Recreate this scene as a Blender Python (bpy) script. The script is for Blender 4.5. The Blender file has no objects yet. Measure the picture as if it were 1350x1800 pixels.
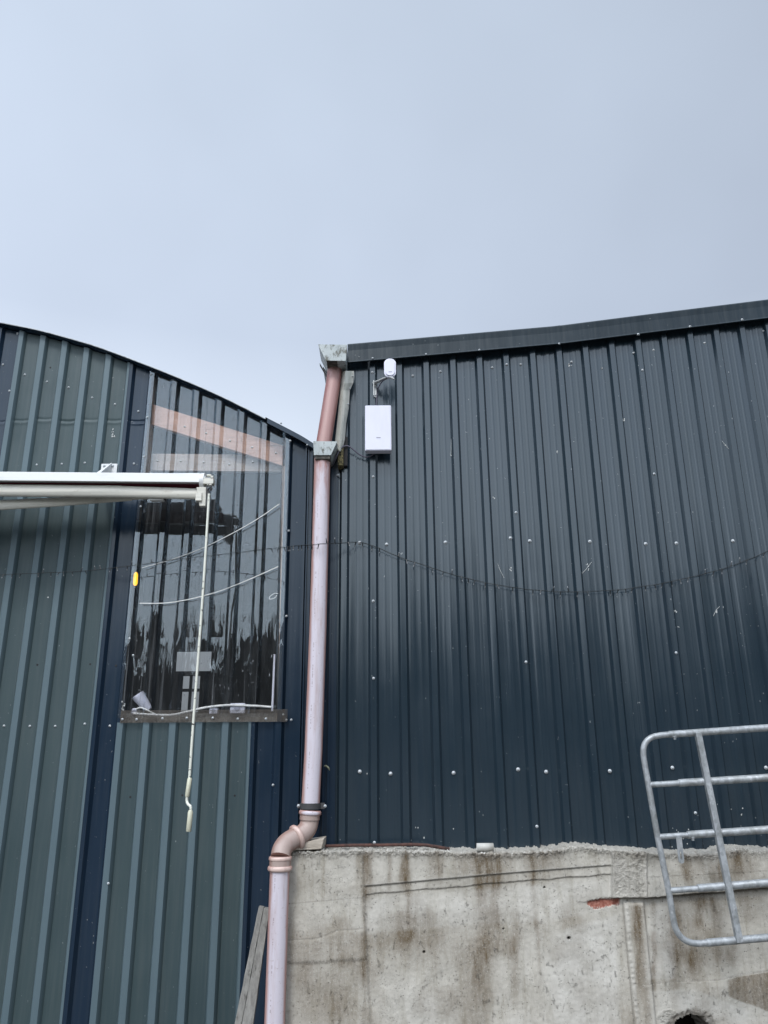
import bpy, bmesh, math, random
import numpy as np
from mathutils import Vector, Matrix, noise
R = math.radians
random.seed(7)
S = bpy.context.scene
C = S.collection

# ------------------------------------------------------------------ camera
F, CX, CY = 1352.0, 675.0, 900.0
PITCH, ROLL, EYE = R(17.59), R(-0.47), 1.8
camd = bpy.data.cameras.new('camera'); cam = bpy.data.objects.new('camera', camd); C.objects.link(cam)
camd.sensor_fit = 'VERTICAL'; camd.sensor_height = 36.0; camd.lens = F/1800*36.0
camd.clip_start = 0.05; camd.clip_end = 2000
CM = Matrix.Rotation(math.pi/2 + PITCH, 4, 'X') @ Matrix.Rotation(ROLL, 4, 'Z')
cam.matrix_world = Matrix.Translation((0, 0, EYE)) @ CM
S.camera = cam
RM = CM.to_3x3(); RI = np.array(RM.transposed())
def P(px, py, Y):                       # the world point a measured photo point has on the vertical plane y = Y
    d = RM @ Vector(((px-CX)/F, -(py-CY)/F, -1.0))
    t = Y/d.y
    return Vector((d.x*t, Y, EYE + d.z*t))
def to_px(x, y, z):
    v = np.stack([x, y, z-EYE])
    c = np.tensordot(RI, v, axes=(1, 0))
    return CX + F*c[0]/(-c[2]), CY - F*c[1]/(-c[2])

# ------------------------------------------------------------------ world, sun, exposure
SUN_EL, SUN_AZ = R(50), R(193)         # azimuth measured from +Y clockwise: behind the camera, a little to the left
sd = Vector((math.sin(SUN_AZ)*math.cos(SUN_EL), math.cos(SUN_AZ)*math.cos(SUN_EL), math.sin(SUN_EL)))
W = bpy.data.worlds.new('World'); S.world = W; W.use_nodes = True
nt = W.node_tree; nt.nodes.clear()
def wn(t, **k):
    n = nt.nodes.new(t)
    for a, b in k.items(): setattr(n, a, b)
    return n
L = nt.links.new
out = wn('ShaderNodeOutputWorld'); add = wn('ShaderNodeAddShader')
sky = wn('ShaderNodeTexSky', sky_type='NISHITA', sun_disc=False, sun_elevation=SUN_EL, sun_rotation=SUN_AZ)
sky.air_density = 1.0; sky.dust_density = 3.0
b1 = wn('ShaderNodeBackground'); b1.inputs[1].default_value = 0.035; L(sky.outputs[0], b1.inputs[0])
tc = wn('ShaderNodeTexCoord'); sep = wn('ShaderNodeSeparateXYZ'); L(tc.outputs['Generated'], sep.inputs[0])
ramp = wn('ShaderNodeValToRGB'); L(sep.outputs[2], ramp.inputs[0])
e = ramp.color_ramp.elements
e[0].position = 0.0; e[0].color = (0.84, 0.89, 0.94, 1)
e[1].position = 0.80; e[1].color = (0.535, 0.61, 0.715, 1)
m = e.new(0.34); m.color = (0.70, 0.765, 0.85, 1)
m = e.new(0.5); m.color = (0.525, 0.59, 0.695, 1)
nz = wn('ShaderNodeTexNoise'); nz.inputs['Scale'].default_value = 3.0; nz.inputs['Detail'].default_value = 3; nz.inputs['Roughness'].default_value = .5
L(tc.outputs['Generated'], nz.inputs['Vector'])
mr = wn('ShaderNodeMapRange'); mr.inputs[1].default_value = .3; mr.inputs[2].default_value = .7; mr.inputs[3].default_value = .955; mr.inputs[4].default_value = 1.05
L(nz.outputs['Fac'], mr.inputs[0])
dot = wn('ShaderNodeVectorMath', operation='DOT_PRODUCT'); L(tc.outputs['Generated'], dot.inputs[0]); dot.inputs[1].default_value = sd
mr2 = wn('ShaderNodeMapRange'); mr2.interpolation_type = 'SMOOTHSTEP'
mr2.inputs[1].default_value = .42; mr2.inputs[2].default_value = 1.0; mr2.inputs[3].default_value = 1.0; mr2.inputs[4].default_value = 3.0
L(dot.outputs['Value'], mr2.inputs[0])
mx_ = wn('ShaderNodeMapRange'); mx_.inputs[1].default_value = -.5; mx_.inputs[2].default_value = .45; mx_.inputs[3].default_value = 1.16; mx_.inputs[4].default_value = .84
L(sep.outputs[0], mx_.inputs[0])
mu0 = wn('ShaderNodeMath', operation='MULTIPLY'); L(mr.outputs[0], mu0.inputs[0]); L(mx_.outputs[0], mu0.inputs[1])
mu = wn('ShaderNodeMath', operation='MULTIPLY'); L(mu0.outputs[0], mu.inputs[0]); L(mr2.outputs[0], mu.inputs[1])
b2 = wn('ShaderNodeBackground'); L(ramp.outputs[0], b2.inputs[0]); L(mu.outputs[0], b2.inputs[1])
L(b1.outputs[0], add.inputs[0]); L(b2.outputs[0], add.inputs[1]); L(add.outputs[0], out.inputs[0])
sl = bpy.data.lights.new('sun', 'SUN'); sl.energy = 1.7; sl.angle = R(14); sl.color = (1, .97, .93)
so = bpy.data.objects.new('sun', sl); C.objects.link(so)
so.rotation_euler = (-sd).to_track_quat('-Z', 'Y').to_euler()
S.view_settings.view_transform = 'Standard'; S.view_settings.look = 'None'
S.view_settings.exposure = 0.0; S.view_settings.gamma = 1.0

# ------------------------------------------------------------------ helpers
class MB:
    def __init__(s): s.v = []; s.f = []; s.sm = []
    def add(s, vs, fs, smooth=False):
        o = len(s.v); s.v += [tuple(p) for p in vs]
        s.f += [tuple(i+o for i in f) for f in fs]; s.sm += [smooth]*len(fs)
        return s
    def hexa(s, p):                      # 8 corners, bottom ring then top ring
        return s.add(p, [(3,2,1,0),(4,5,6,7),(0,1,5,4),(1,2,6,5),(2,3,7,6),(3,0,4,7)])
    def box(s, a, b):
        x0,y0,z0 = a; x1,y1,z1 = b
        return s.hexa([(x0,y0,z0),(x1,y0,z0),(x1,y1,z0),(x0,y1,z0),(x0,y0,z1),(x1,y0,z1),(x1,y1,z1),(x0,y1,z1)])
    def prism(s, poly, d):               # closed polygon swept by vector d
        n = len(poly); d = Vector(d); a = [Vector(p) for p in poly]; b = [p+d for p in a]
        return s.add(a+b, [tuple(range(n-1,-1,-1)), tuple(range(n, 2*n))] + [(i,(i+1)%n,n+(i+1)%n,n+i) for i in range(n)])
    def tube(s, pts, r, seg=16, cap=True, sx=1.0):
        pts = [Vector(p) for p in pts]; n = len(pts)
        rs = r if isinstance(r, (list, tuple)) else [r]*n
        vs, up = [], None
        for i, p in enumerate(pts):
            t = (pts[min(i+1,n-1)] - pts[max(i-1,0)]).normalized()
            if up is None:
                up = Vector((0,1,0)) if abs(t.y) < .8 else Vector((1,0,0))
            up = (up - t*up.dot(t)).normalized(); w = t.cross(up)
            for k in range(seg):
                a = 2*math.pi*k/seg
                vs.append(p + (up*math.cos(a)*sx + w*math.sin(a))*rs[i])
        fs = [(i*seg+k, i*seg+(k+1)%seg, (i+1)*seg+(k+1)%seg, (i+1)*seg+k) for i in range(n-1) for k in range(seg)]
        s.add(vs, fs, True)
        if cap:
            o = len(s.v); s.v += [tuple(v) for v in vs[:seg]] + [tuple(v) for v in vs[-seg:]]
            s.f += [tuple(range(o+seg-1,o-1,-1)), tuple(range(o+seg,o+2*seg))]; s.sm += [False]*2
        return s
    def build(s, name, m, parent=None, bevel=0, loc=None):
        me = bpy.data.meshes.new(name); me.from_pydata(s.v, [], s.f); me.update()
        me.polygons.foreach_set('use_smooth', s.sm)
        bm = bmesh.new(); bm.from_mesh(me); bmesh.ops.recalc_face_normals(bm, faces=bm.faces)
        if bevel:
            ed = [e_ for e_ in bm.edges if len(e_.link_faces) == 2 and e_.calc_face_angle(0) > R(40)]
            bmesh.ops.bevel(bm, geom=ed, offset=bevel, segments=2, affect='EDGES', profile=.5)
        bm.to_mesh(me); bm.free()
        if m: me.materials.append(m)
        o = bpy.data.objects.new(name, me); C.objects.link(o)
        if parent: put(o, parent)
        return o
def put(o, parent):
    o.parent = parent
    q = Vector((0,0,0)); a = parent
    while a: q += a.location; a = a.parent
    o.location = o.location - q
def thing(name, label, cat, loc=(0,0,0), group=None):
    o = bpy.data.objects.new(name, None); C.objects.link(o); o.location = loc; o.empty_display_size = .2
    return tag(o, label, cat, group)
def tag(o, label, cat, group=None, kind=None):
    if label: o['label'] = label
    if cat: o['category'] = cat
    if group: o['group'] = group
    if kind: o['kind'] = kind
    return o
def catmull(pts, n=8):
    pts = [Vector(p) for p in pts]; q = [pts[0]*2-pts[1]] + pts + [pts[-1]*2-pts[-2]]; o = []
    for i in range(1, len(q)-2):
        a,b,c,d = q[i-1:i+3]
        for k in range(n):
            t = k/n
            o.append(.5*((2*b)+(c-a)*t+(2*a-5*b+4*c-d)*t*t+(3*b-a-3*c+d)*t**3))
    return o + [pts[-1]]

# ------------------------------------------------------------------ materials
def mat(name, col, rough=.6, metal=0, spec=.5, build=None):
    m = bpy.data.materials.new(name); m.use_nodes = True
    t = m.node_tree; b = t.nodes['Principled BSDF']
    b.inputs['Base Color'].default_value = (*col, 1); b.inputs['Roughness'].default_value = rough
    b.inputs['Metallic'].default_value = metal; b.inputs['Specular IOR Level'].default_value = spec
    if build: build(t, b)
    return m
class G:                                  # tiny node-graph helper
    def __init__(s, t): s.t = t
    def n(s, typ, **k):
        n = s.t.nodes.new(typ)
        for a, b in k.items(): setattr(n, a, b)
        return n
    def l(s, a, b): s.t.links.new(a, b)
    def coord(s, scale=(1,1,1)):
        tc = s.n('ShaderNodeTexCoord'); mp = s.n('ShaderNodeMapping'); mp.inputs['Scale'].default_value = scale
        s.l(tc.outputs['Object'], mp.inputs['Vector']); return mp.outputs[0]
    def noise(s, scale, detail=3, rough=.55, vs=(1,1,1)):
        n = s.n('ShaderNodeTexNoise'); n.inputs['Scale'].default_value = scale; n.inputs['Detail'].default_value = detail
        n.inputs['Roughness'].default_value = rough; s.l(s.coord(vs), n.inputs['Vector']); return n.outputs['Fac']
    def mr(s, v, a, b, c=0, d=1):
        n = s.n('ShaderNodeMapRange'); s.l(v, n.inputs[0])
        for i, q in enumerate((a,b,c,d)): n.inputs[i+1].default_value = q
        return n.outputs[0]
    def math(s, op, a, b=None):
        n = s.n('ShaderNodeMath', operation=op)
        for i, q in enumerate((a,b)):
            if q is None: continue
            if isinstance(q, (int,float)): n.inputs[i].default_value = q
            else: s.l(q, n.inputs[i])
        return n.outputs[0]
    def mix(s, f, a, b, bt='MIX'):
        n = s.n('ShaderNodeMix', data_type='RGBA', blend_type=bt)
        for i, q in ((0,f),(6,a),(7,b)):
            if isinstance(q, (int,float)): n.inputs[i].default_value = q
            elif isinstance(q, tuple): n.inputs[i].default_value = (*q,1) if len(q)==3 else q
            else: s.l(q, n.inputs[i])
        return n.outputs[2]
    def bump(s, h, dist, strength=1, normal=None):
        n = s.n('ShaderNodeBump'); n.inputs['Strength'].default_value = strength; n.inputs['Distance'].default_value = dist
        s.l(h, n.inputs['Height'])
        if normal: s.l(normal, n.inputs['Normal'])
        return n.outputs[0]

def coated(col, col2, rough, spec, wob, dirt=.35, scr=True):
    def f(t, b):
        b.inputs['Specular Tint'].default_value = (.90,.97,1,1)
        g = G(t)
        n1 = g.noise(1.2, 5, .6, (1,1,.5)); c = g.mix(g.mr(n1,.35,.7), col, col2)
        st = g.noise(7, 6, .65, (5,5,.18))                 # rain streaks of dust
        c = g.mix(g.math('MULTIPLY', g.mr(st,.45,.8), dirt), c, (.13,.14,.135))
        if scr:
            sp = g.noise(55, 2, .5, (1,1,.7)); c = g.mix(g.mr(sp,.74,.79,0,.55), c, (.33,.35,.35))
        g.l(c, b.inputs['Base Color'])
        r = g.mr(g.noise(3, 5, .6), .3, .7, rough*.8, rough*1.25); g.l(r, b.inputs['Roughness'])
        # rolled sheet is never quite flat: narrow vertical strips lean a little up or down
        geo = g.n('ShaderNodeNewGeometry')
        a1 = g.noise(30, 2, .6, (1,1,.012)); a2 = g.noise(7, 2, .6, (1,1,.02)); a3 = g.noise(14, 2, .5, (1.4,1,.12))
        zt = g.math('ADD', g.math('MULTIPLY', g.math('SUBTRACT', a1, .5), wob*1.0), g.math('MULTIPLY', g.math('SUBTRACT', a2, .5), wob*.6))
        xt = g.math('MULTIPLY', g.math('SUBTRACT', a3, .5), wob*.4)
        cx = g.n('ShaderNodeCombineXYZ'); g.l(xt, cx.inputs[0]); g.l(zt, cx.inputs[2])
        va = g.n('ShaderNodeVectorMath', operation='ADD'); g.l(geo.outputs['Normal'], va.inputs[0]); g.l(cx.outputs[0], va.inputs[1])
        vn = g.n('ShaderNodeVectorMath', operation='NORMALIZE'); g.l(va.outputs[0], vn.inputs[0])
        g.l(vn.outputs[0], b.inputs['Normal'])
    return f
M = {}
M['anthracite'] = mat('anthracite_coating', (.04,.06,.08), spec=.74, build=coated((.014,.026,.037),(.018,.030,.042), .17, .9, .15, .04))
M['navy'] = mat('navy_coating', (.02,.04,.07), spec=.36, build=coated((.010,.022,.040),(.014,.027,.048), .2, .6, .10, .10))
M['flash'] = mat('flashing_coating', (.04,.06,.08), spec=.3, build=coated((.006,.014,.022),(.009,.019,.028), .42, .7, .2, .2))
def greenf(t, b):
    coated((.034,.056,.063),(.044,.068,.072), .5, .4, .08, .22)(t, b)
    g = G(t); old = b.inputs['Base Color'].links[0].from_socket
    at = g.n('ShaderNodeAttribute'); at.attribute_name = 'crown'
    g.l(g.mix(g.math('MULTIPLY', at.outputs['Fac'], .8), old, (.100,.145,.168)), b.inputs['Base Color'])  # crown colour lightened, standing in for brighter sky light on raised ribs
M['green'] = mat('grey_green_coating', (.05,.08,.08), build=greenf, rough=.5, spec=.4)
def galvf(t, b):
    g = G(t)
    v = g.n('ShaderNodeTexVoronoi'); v.inputs['Scale'].default_value = 60; g.l(g.coord((1,1,.6)), v.inputs['Vector'])
    sp = g.n('ShaderNodeSeparateColor'); g.l(v.outputs['Color'], sp.inputs[0])
    c = g.mix(sp.outputs[0], (.27,.29,.30), (.40,.425,.445))
    c = g.mix(g.mr(g.noise(9,5,.7),.5,.68,0,.75), c, (.17,.18,.17))
    c = g.mix(g.mr(g.noise(23,4,.6),.60,.70,0,.6), c, (.58,.60,.62))
    g.l(c, b.inputs['Base Color']); g.l(g.mr(g.noise(14,4),.3,.7,.38,.62), b.inputs['Roughness'])
    g.l(g.bump(g.noise(120,2), .0006), b.inputs['Normal'])
M['galv'] = mat('galvanised_steel', (.4,.42,.45), .45, .35, build=galvf)
M['gutter'] = mat('gutter_metal', (.35,.42,.42), .5, .1, build=lambda t,b:(lambda g:(
    g.l(g.mix(g.mr(g.noise(30,5,.7,(1,1,.5)),.52,.64), g.mix(g.mr(g.noise(8,4),.3,.7),(.30,.34,.345),(.42,.46,.465)), (.08,.085,.07)), b.inputs['Base Color']),))(G(t)))
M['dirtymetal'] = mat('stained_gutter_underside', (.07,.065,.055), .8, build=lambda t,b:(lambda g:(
    g.l(g.mix(g.mr(g.noise(25,5,.7),.4,.65),(.03,.032,.03),(.13,.12,.10)), b.inputs['Base Color']),))(G(t)))  # much darker mottled tone for the gutter undersides and joint
M['zinc'] = mat('pale_zinc', (.55,.57,.57), .45, .2)
M['screw'] = mat('screw_zinc', (.46,.49,.51), .5, .2)
def pvcf(front, side, thr, marks):
    def f(t, b):
        g = G(t)
        geo = g.n('ShaderNodeNewGeometry'); s = g.n('ShaderNodeSeparateXYZ'); g.l(geo.outputs['Normal'], s.inputs[0])
        front_f = g.math('MULTIPLY', s.outputs[1], -1.0)   # the side turned to the open yard is the bleached one
        nf = g.math('ADD', g.math('ADD', front_f, g.math('MULTIPLY', s.outputs[0], .16)), g.math('MULTIPLY', g.math('SUBTRACT', g.noise(9,5,.65,(1,1,.4)), .5), .35))
        c = g.mix(g.mr(nf, thr, thr+.28), side, front)
        c = g.mix(g.mr(g.noise(60,3,.6),.64,.72,0,.5), c, (.25,.17,.15))
        c = g.mix(g.mr(g.noise(5,6,.72,(4,4,.35)),.50,.75,0,.65), c, (.33,.22,.195))
        if marks:
            tc = g.n('ShaderNodeTexCoord'); sp = g.n('ShaderNodeSeparateXYZ'); g.l(tc.outputs['Object'], sp.inputs[0])
            nx = g.mr(g.math('ABSOLUTE', g.math('ADD', s.outputs[0], .34)), .05, .06, 1, 0)
            dz = g.math('GREATER_THAN', g.noise(150,0,.5,(.02,.02,1)), .53)
            dd = g.math('GREATER_THAN', g.noise(14,0,.5,(.02,.02,1)), .46)
            mk = g.math('MULTIPLY', g.math('MULTIPLY', nx, dz), g.math('MULTIPLY', dd, g.math('GREATER_THAN', front_f, 0)))
            c = g.mix(g.math('MULTIPLY', mk, .4), c, (.12,.06,.05))
            zf = g.math('ADD', sp.outputs[2], g.math('MULTIPLY', g.math('SUBTRACT', g.noise(9,5,.7,(2.2,2.2,.35)), .5), 1.1))
            c = g.mix(g.mr(zf, 3.50, 3.82), c, g.mix(g.mr(g.noise(12,5,.6,(1,1,.3)),.35,.65), (.40,.22,.20), (.30,.13,.11)))
        g.l(c, b.inputs['Base Color'])
    return f
M['pvc'] = mat('bleached_pvc_pipe', (.5,.45,.5), .48, build=pvcf((.57,.535,.59),(.40,.235,.21), .48, True))
M['pvc_pink'] = mat('terracotta_pvc_pipe', (.4,.22,.19), .5, build=pvcf((.39,.235,.22),(.25,.11,.10), .62, False))
M['pvc_bend'] = mat('tan_pvc_bend', (.42,.28,.23), .5, build=pvcf((.37,.29,.26),(.28,.18,.15), .45, False))
M['pvc_ring'] = mat('pale_pvc_ring', (.68,.48,.42), .4, build=pvcf((.60,.46,.41),(.45,.29,.25), .4, False))
M['white'] = mat('white_plastic', (.66,.67,.78), .38, build=lambda t,b:(lambda g:(
    g.l(g.mix(g.mr(g.noise(6,5,.6,(2,2,.6)),.5,.75,0,.35),(.68,.69,.80),(.56,.57,.62)), b.inputs['Base Color']),))(G(t)))
M['mark'] = mat('grey_print', (.30,.31,.38), .5)
def creamf(t, b):
    g = G(t)
    w = g.noise(3,3,.5,(.25,8,22))
    c = g.mix(g.mr(w,.35,.65), (.52,.52,.47), (.68,.67,.60))
    c = g.mix(g.mr(g.noise(7,6,.7,(1,3,2)),.56,.74,0,.7), c, (.27,.24,.19))
    g.l(c, b.inputs['Base Color'])
M['cream'] = mat('cream_awning_metal', (.6,.6,.55), .45, build=creamf)
M['awnwhite'] = mat('white_awning_metal', (.75,.77,.76), .4, build=lambda t,b:(lambda g:(
    g.l(g.mix(g.mr(g.noise(5,6,.65,(.6,3,3)),.5,.72,0,.5),(.66,.68,.68),(.46,.47,.44)), b.inputs['Base Color']),))(G(t)))
M['redcloth'] = mat('dark_red_cloth', (.10,.012,.02), .9)
M['black'] = mat('black_plastic', (.012,.013,.015), .5)
M['clamp'] = mat('dark_grey_clamp', (.05,.05,.052), .55)
M['cable'] = mat('grey_cable', (.09,.085,.12), .5)
M['wire'] = mat('dark_green_wire', (.010,.014,.016), .5)
M['bulb'] = mat('dark_bulb', (.015,.018,.02), .3)
M['bulbtip'] = mat('clear_bulb_tip', (.2,.21,.22), .2)
def rodf(t, b):
    g = G(t); c = g.mix(g.math('GREATER_THAN', g.noise(38,3,.6,(.5,.5,1)), .62), (.70,.72,.64), (.05,.045,.04))
    g.l(c, b.inputs['Base Color'])
M['rod'] = mat('chipped_white_paint', (.7,.7,.64), .4, build=rodf)
M['rodgrip'] = mat('yellowed_grip', (.60,.60,.47), .45)
def woodf(a, bb, dark, sc=(14,14,1.2)):
    def f(t, b):
        g = G(t); n = g.noise(4,6,.7,sc); c = g.mix(g.mr(n,.3,.7), a, bb)
        c = g.mix(g.mr(g.noise(7,5,.7,(sc[0]*.4,sc[1]*.4,sc[2])),.58,.7), c, dark)
        g.l(c, b.inputs['Base Color']); g.l(g.bump(n,.004), b.inputs['Normal'])
    return f
M['wood'] = mat('weathered_grey_timber', (.3,.28,.25), .9, build=woodf((.13,.125,.115),(.25,.245,.225),(.06,.058,.05)))
M['woodfresh'] = mat('weathered_block', (.5,.45,.38), .9, build=woodf((.33,.29,.24),(.50,.45,.38),(.16,.13,.1),(2,10,14)))
M['truss'] = mat('reddish_truss_timber', (.5,.28,.2), .8, build=woodf((.44,.26,.19),(.60,.38,.29),(.25,.15,.11),(1.6,9,9)))
M['board'] = mat('dusty_board', (.4,.34,.3), .8, build=woodf((.30,.25,.215),(.46,.38,.33),(.18,.14,.115),(1.6,9,9)))
M['rust'] = mat('rusty_steel', (.10,.04,.025), .9, build=lambda t,b:(lambda g:(
    g.l(g.mix(g.mr(g.noise(30,5,.7),.35,.65),(.03,.018,.016),(.11,.05,.038)), b.inputs['Base Color']),))(G(t)))
M['moss'] = mat('mossy_timber_end', (.05,.045,.02), .95, build=lambda t,b:(lambda g:(
    g.l(g.mix(g.mr(g.noise(70,4,.8),.4,.62),(.012,.012,.01),(.22,.19,.09)), b.inputs['Base Color']),))(G(t)))
def cornerf(t, b):
    g = G(t); n = g.noise(10,5,.65,(3,3,.5))
    c = g.mix(g.mr(n,.35,.65), (.42,.44,.40), (.60,.60,.55))
    c = g.mix(g.mr(g.noise(26,5,.7),.60,.72), c, (.20,.19,.10))
    g.l(c, b.inputs['Base Color'])
M['corner'] = mat('weathered_corner_trim', (.5,.5,.45), .6, build=cornerf)
M['milky'] = mat('milky_glazing', (.4,.41,.42), .8)
_b = M['milky'].node_tree.nodes['Principled BSDF']; _b.inputs['Transmission Weight'].default_value = .9; _b.inputs['Roughness'].default_value = .35
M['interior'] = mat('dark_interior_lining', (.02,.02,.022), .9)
M['amber'] = mat('amber_lamp', (.9,.45,.02), .3)
a_ = M['amber'].node_tree.nodes['Principled BSDF']; a_.inputs['Emission Color'].default_value = (1,.55,.03,1); a_.inputs['Emission Strength'].default_value = 1.6  # emissive orange draws a mirrored light; no lamp stands here
# clear corrugated sheet: thin, so light passes straight on and a little is mirrored
cm = bpy.data.materials.new('clear_sheet_plastic'); cm.use_nodes = True; t = cm.node_tree; t.nodes.clear(); g = G(t)
o_ = g.n('ShaderNodeOutputMaterial'); tr = g.n('ShaderNodeBsdfTransparent'); tr.inputs[0].default_value = (.985,.988,.99,1)
gl = g.n('ShaderNodeBsdfGlossy'); gl.inputs['Roughness'].default_value = .015
geo = g.n('ShaderNodeNewGeometry')
zt = g.math('MULTIPLY', g.math('SUBTRACT', g.noise(30,2,.5,(1,1,.05)), .5), .014); xt = g.math('MULTIPLY', g.math('SUBTRACT', g.noise(9,2,.5,(1,1,.2)), .5), .10)
cb = g.n('ShaderNodeCombineXYZ'); g.l(xt, cb.inputs[0]); g.l(zt, cb.inputs[2])
va = g.n('ShaderNodeVectorMath', operation='ADD'); g.l(geo.outputs['Normal'], va.inputs[0]); g.l(cb.outputs[0], va.inputs[1])
vn = g.n('ShaderNodeVectorMath', operation='NORMALIZE'); g.l(va.outputs[0], vn.inputs[0]); g.l(vn.outputs[0], gl.inputs['Normal'])
dn = g.n('ShaderNodeVectorMath', operation='DOT_PRODUCT'); g.l(geo.outputs['Incoming'], dn.inputs[0]); g.l(vn.outputs[0], dn.inputs[1])
fres = g.math('ADD', g.math('MULTIPLY', g.math('POWER', g.math('MAXIMUM', g.math('SUBTRACT', 1.0, g.math('ABSOLUTE', dn.outputs['Value'])), 0.0), 5.0), .9), .04)
gl.inputs[0].default_value = (.80,.92,1,1)
mx = g.n('ShaderNodeMixShader'); g.l(g.math('MINIMUM', g.math('MULTIPLY', fres, 1.35), 1.0), mx.inputs[0]); g.l(tr.outputs[0], mx.inputs[1]); g.l(gl.outputs[0], mx.inputs[2])
df = g.n('ShaderNodeBsdfDiffuse'); df.inputs[0].default_value = (.30,.32,.34,1)
dirt = g.math('ADD', g.mr(g.noise(34,3,.6,(1,1,.02)),.56,.74,0,.20), g.math('ADD', g.mr(g.noise(5,6,.7,(4,4,.5)),.45,.8,.025,.08), g.mr(g.noise(60,2,.5,(1,1,.35)),.70,.78,0,.55)))
mx2 = g.n('ShaderNodeMixShader'); g.l(dirt, mx2.inputs[0]); g.l(mx.outputs[0], mx2.inputs[1]); g.l(df.outputs[0], mx2.inputs[2]); g.l(mx2.outputs[0], o_.inputs[0])
M['clear'] = cm
m2 = cm.copy(); m2.name = 'dirty_clear_strip'
for n in m2.node_tree.nodes:
    if n.type == 'MAP_RANGE' and abs(n.inputs[4].default_value-.08) < 1e-4: n.inputs[3].default_value = .18; n.inputs[4].default_value = .45
    if n.type == 'BSDF_DIFFUSE': n.inputs[0].default_value = (.15,.135,.12,1)
M['strip'] = m2

# ------------------------------------------------------------------ the setting: ground
def gground(t, b):
    g = G(t); c = g.mix(g.mr(g.noise(.8,6,.65),.3,.7), (.085,.08,.07), (.15,.14,.125))
    c = g.mix(g.mr(g.noise(60,3,.6),.55,.7), c, (.24,.23,.21))
    g.l(c, b.inputs['Base Color']); g.l(g.bump(g.noise(50,4,.6),.01), b.inputs['Normal'])
M['ground'] = mat('gravel_yard', (.12,.11,.1), .95, build=gground)
MB().add([(-600,-600,0),(600,-600,0),(600,600,0),(-600,600,0)], [(0,1,2,3)]).build('ground', M['ground'])['kind'] = 'structure'

# ------------------------------------------------------------------ ribbed sheets
YR, YL = 5.137, 6.03                    # crown planes of the right and the left wall
def interp(pts, x):
    if x <= pts[0][0]: a, b = pts[0], pts[1]
    elif x >= pts[-1][0]: a, b = pts[-2], pts[-1]
    else:
        for a, b in zip(pts, pts[1:]):
            if a[0] <= x <= b[0]: break
    return a[1] + (b[1]-a[1])*(x-a[0])/(b[0]-a[0])
def profile(x0, x1, ribs, crown, base, depth, swage=True):
    """points (x, depth behind the crown plane, is_crown)"""
    pts = []
    ribs = sorted(ribs)
    for i, r in enumerate(ribs):
        if r - base/2 > x1 + 1e-4 or r + base/2 < x0 - 1e-4: continue
        pts += [(r-base/2, depth, 0), (r-crown/2, 0, 1), (r+crown/2, 0, 1), (r+base/2, depth, 0)]
        if i+1 < len(ribs) and swage:
            a, b = r+base/2, ribs[i+1]-base/2
            for fr_ in (.33, .67):
                c = a+(b-a)*fr_
                pts += [(c-.010,depth,0),(c-.004,depth-.0011,0),(c+.004,depth-.0011,0),(c+.010,depth,0)]
    pts = sorted(pts)
    def at(x):
        for p, q in zip(pts, pts[1:]):
            if p[0] <= x <= q[0]:
                f = (x-p[0])/max(q[0]-p[0],1e-9)
                return p[1]+(q[1]-p[1])*f
        return depth
    inner = [p for p in pts if x0+1e-4 < p[0] < x1-1e-4]
    y0, y1 = at(x0), at(x1)
    return [(x0, y0, 1 if y0 < depth*.3 else 0)] + inner + [(x1, y1, 1 if y1 < depth*.3 else 0)]
def sheet(name, m, parent, x0, x1, ribs, Y, zb, ztop, crown, base, depth, proud=0, dent=None, rows=(), swage=True, rim=.0012):
    pr = profile(x0, x1, ribs, crown, base, depth, swage)
    # refine pan so the sheet can bow slightly
    P2 = []
    for a, b in zip(pr, pr[1:]):
        P2.append(a)
        if b[0]-a[0] > .03:
            n = int((b[0]-a[0])/.018)
            for k in range(1, n): f = k/n; P2.append((a[0]+(b[0]-a[0])*f, a[1]+(b[1]-a[1])*f, (a[2] and b[2])))
    P2.append(pr[-1])
    cols = len(P2); vs = []; cr = []
    top = [ztop(p[0]) if callable(ztop) else ztop for p in P2]; zbs = [zb(p[0]) if callable(zb) else zb for p in P2]
    rr = [0.0] + [q for q in rows if max(zbs)+.02 < q < 50] + [1.0]
    for side in (0, 1):
        for t_ in rr:
            for i, (x, y, c) in enumerate(P2):
                if t_ in (0.0, 1.0): z = zbs[i] + (top[i]-zbs[i])*t_
                else: z = min(t_, top[i]-.01)
                yy = Y + y - proud + side*rim
                if dent: yy += dent(x, z, y/depth)
                vs.append((x, yy, z)); cr.append(float(c))
    nr = len(rr); fs = []
    for side in (0, 1):
        o = side*nr*cols
        for r_ in range(nr-1):
            for i in range(cols-1):
                q = (o+r_*cols+i, o+r_*cols+i+1, o+(r_+1)*cols+i+1, o+(r_+1)*cols+i)
                fs.append(q if side == 0 else q[::-1])
    N = nr*cols
    for i in range(cols-1):
        fs.append((i, N+i, N+i+1, i+1)); fs.append(((nr-1)*cols+i, (nr-1)*cols+i+1, N+(nr-1)*cols+i+1, N+(nr-1)*cols+i))
    for r_ in range(nr-1):
        fs.append((r_*cols, (r_+1)*cols, N+(r_+1)*cols, N+r_*cols)); k = cols-1
        fs.append((r_*cols+k, N+r_*cols+k, N+(r_+1)*cols+k, (r_+1)*cols+k))
    me = bpy.data.meshes.new(name); me.from_pydata(vs, [], fs); me.update()
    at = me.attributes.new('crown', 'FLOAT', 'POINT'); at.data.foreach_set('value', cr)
    me.materials.append(m); o = bpy.data.objects.new(name, me); C.objects.link(o)
    put(o, parent); return o
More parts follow.
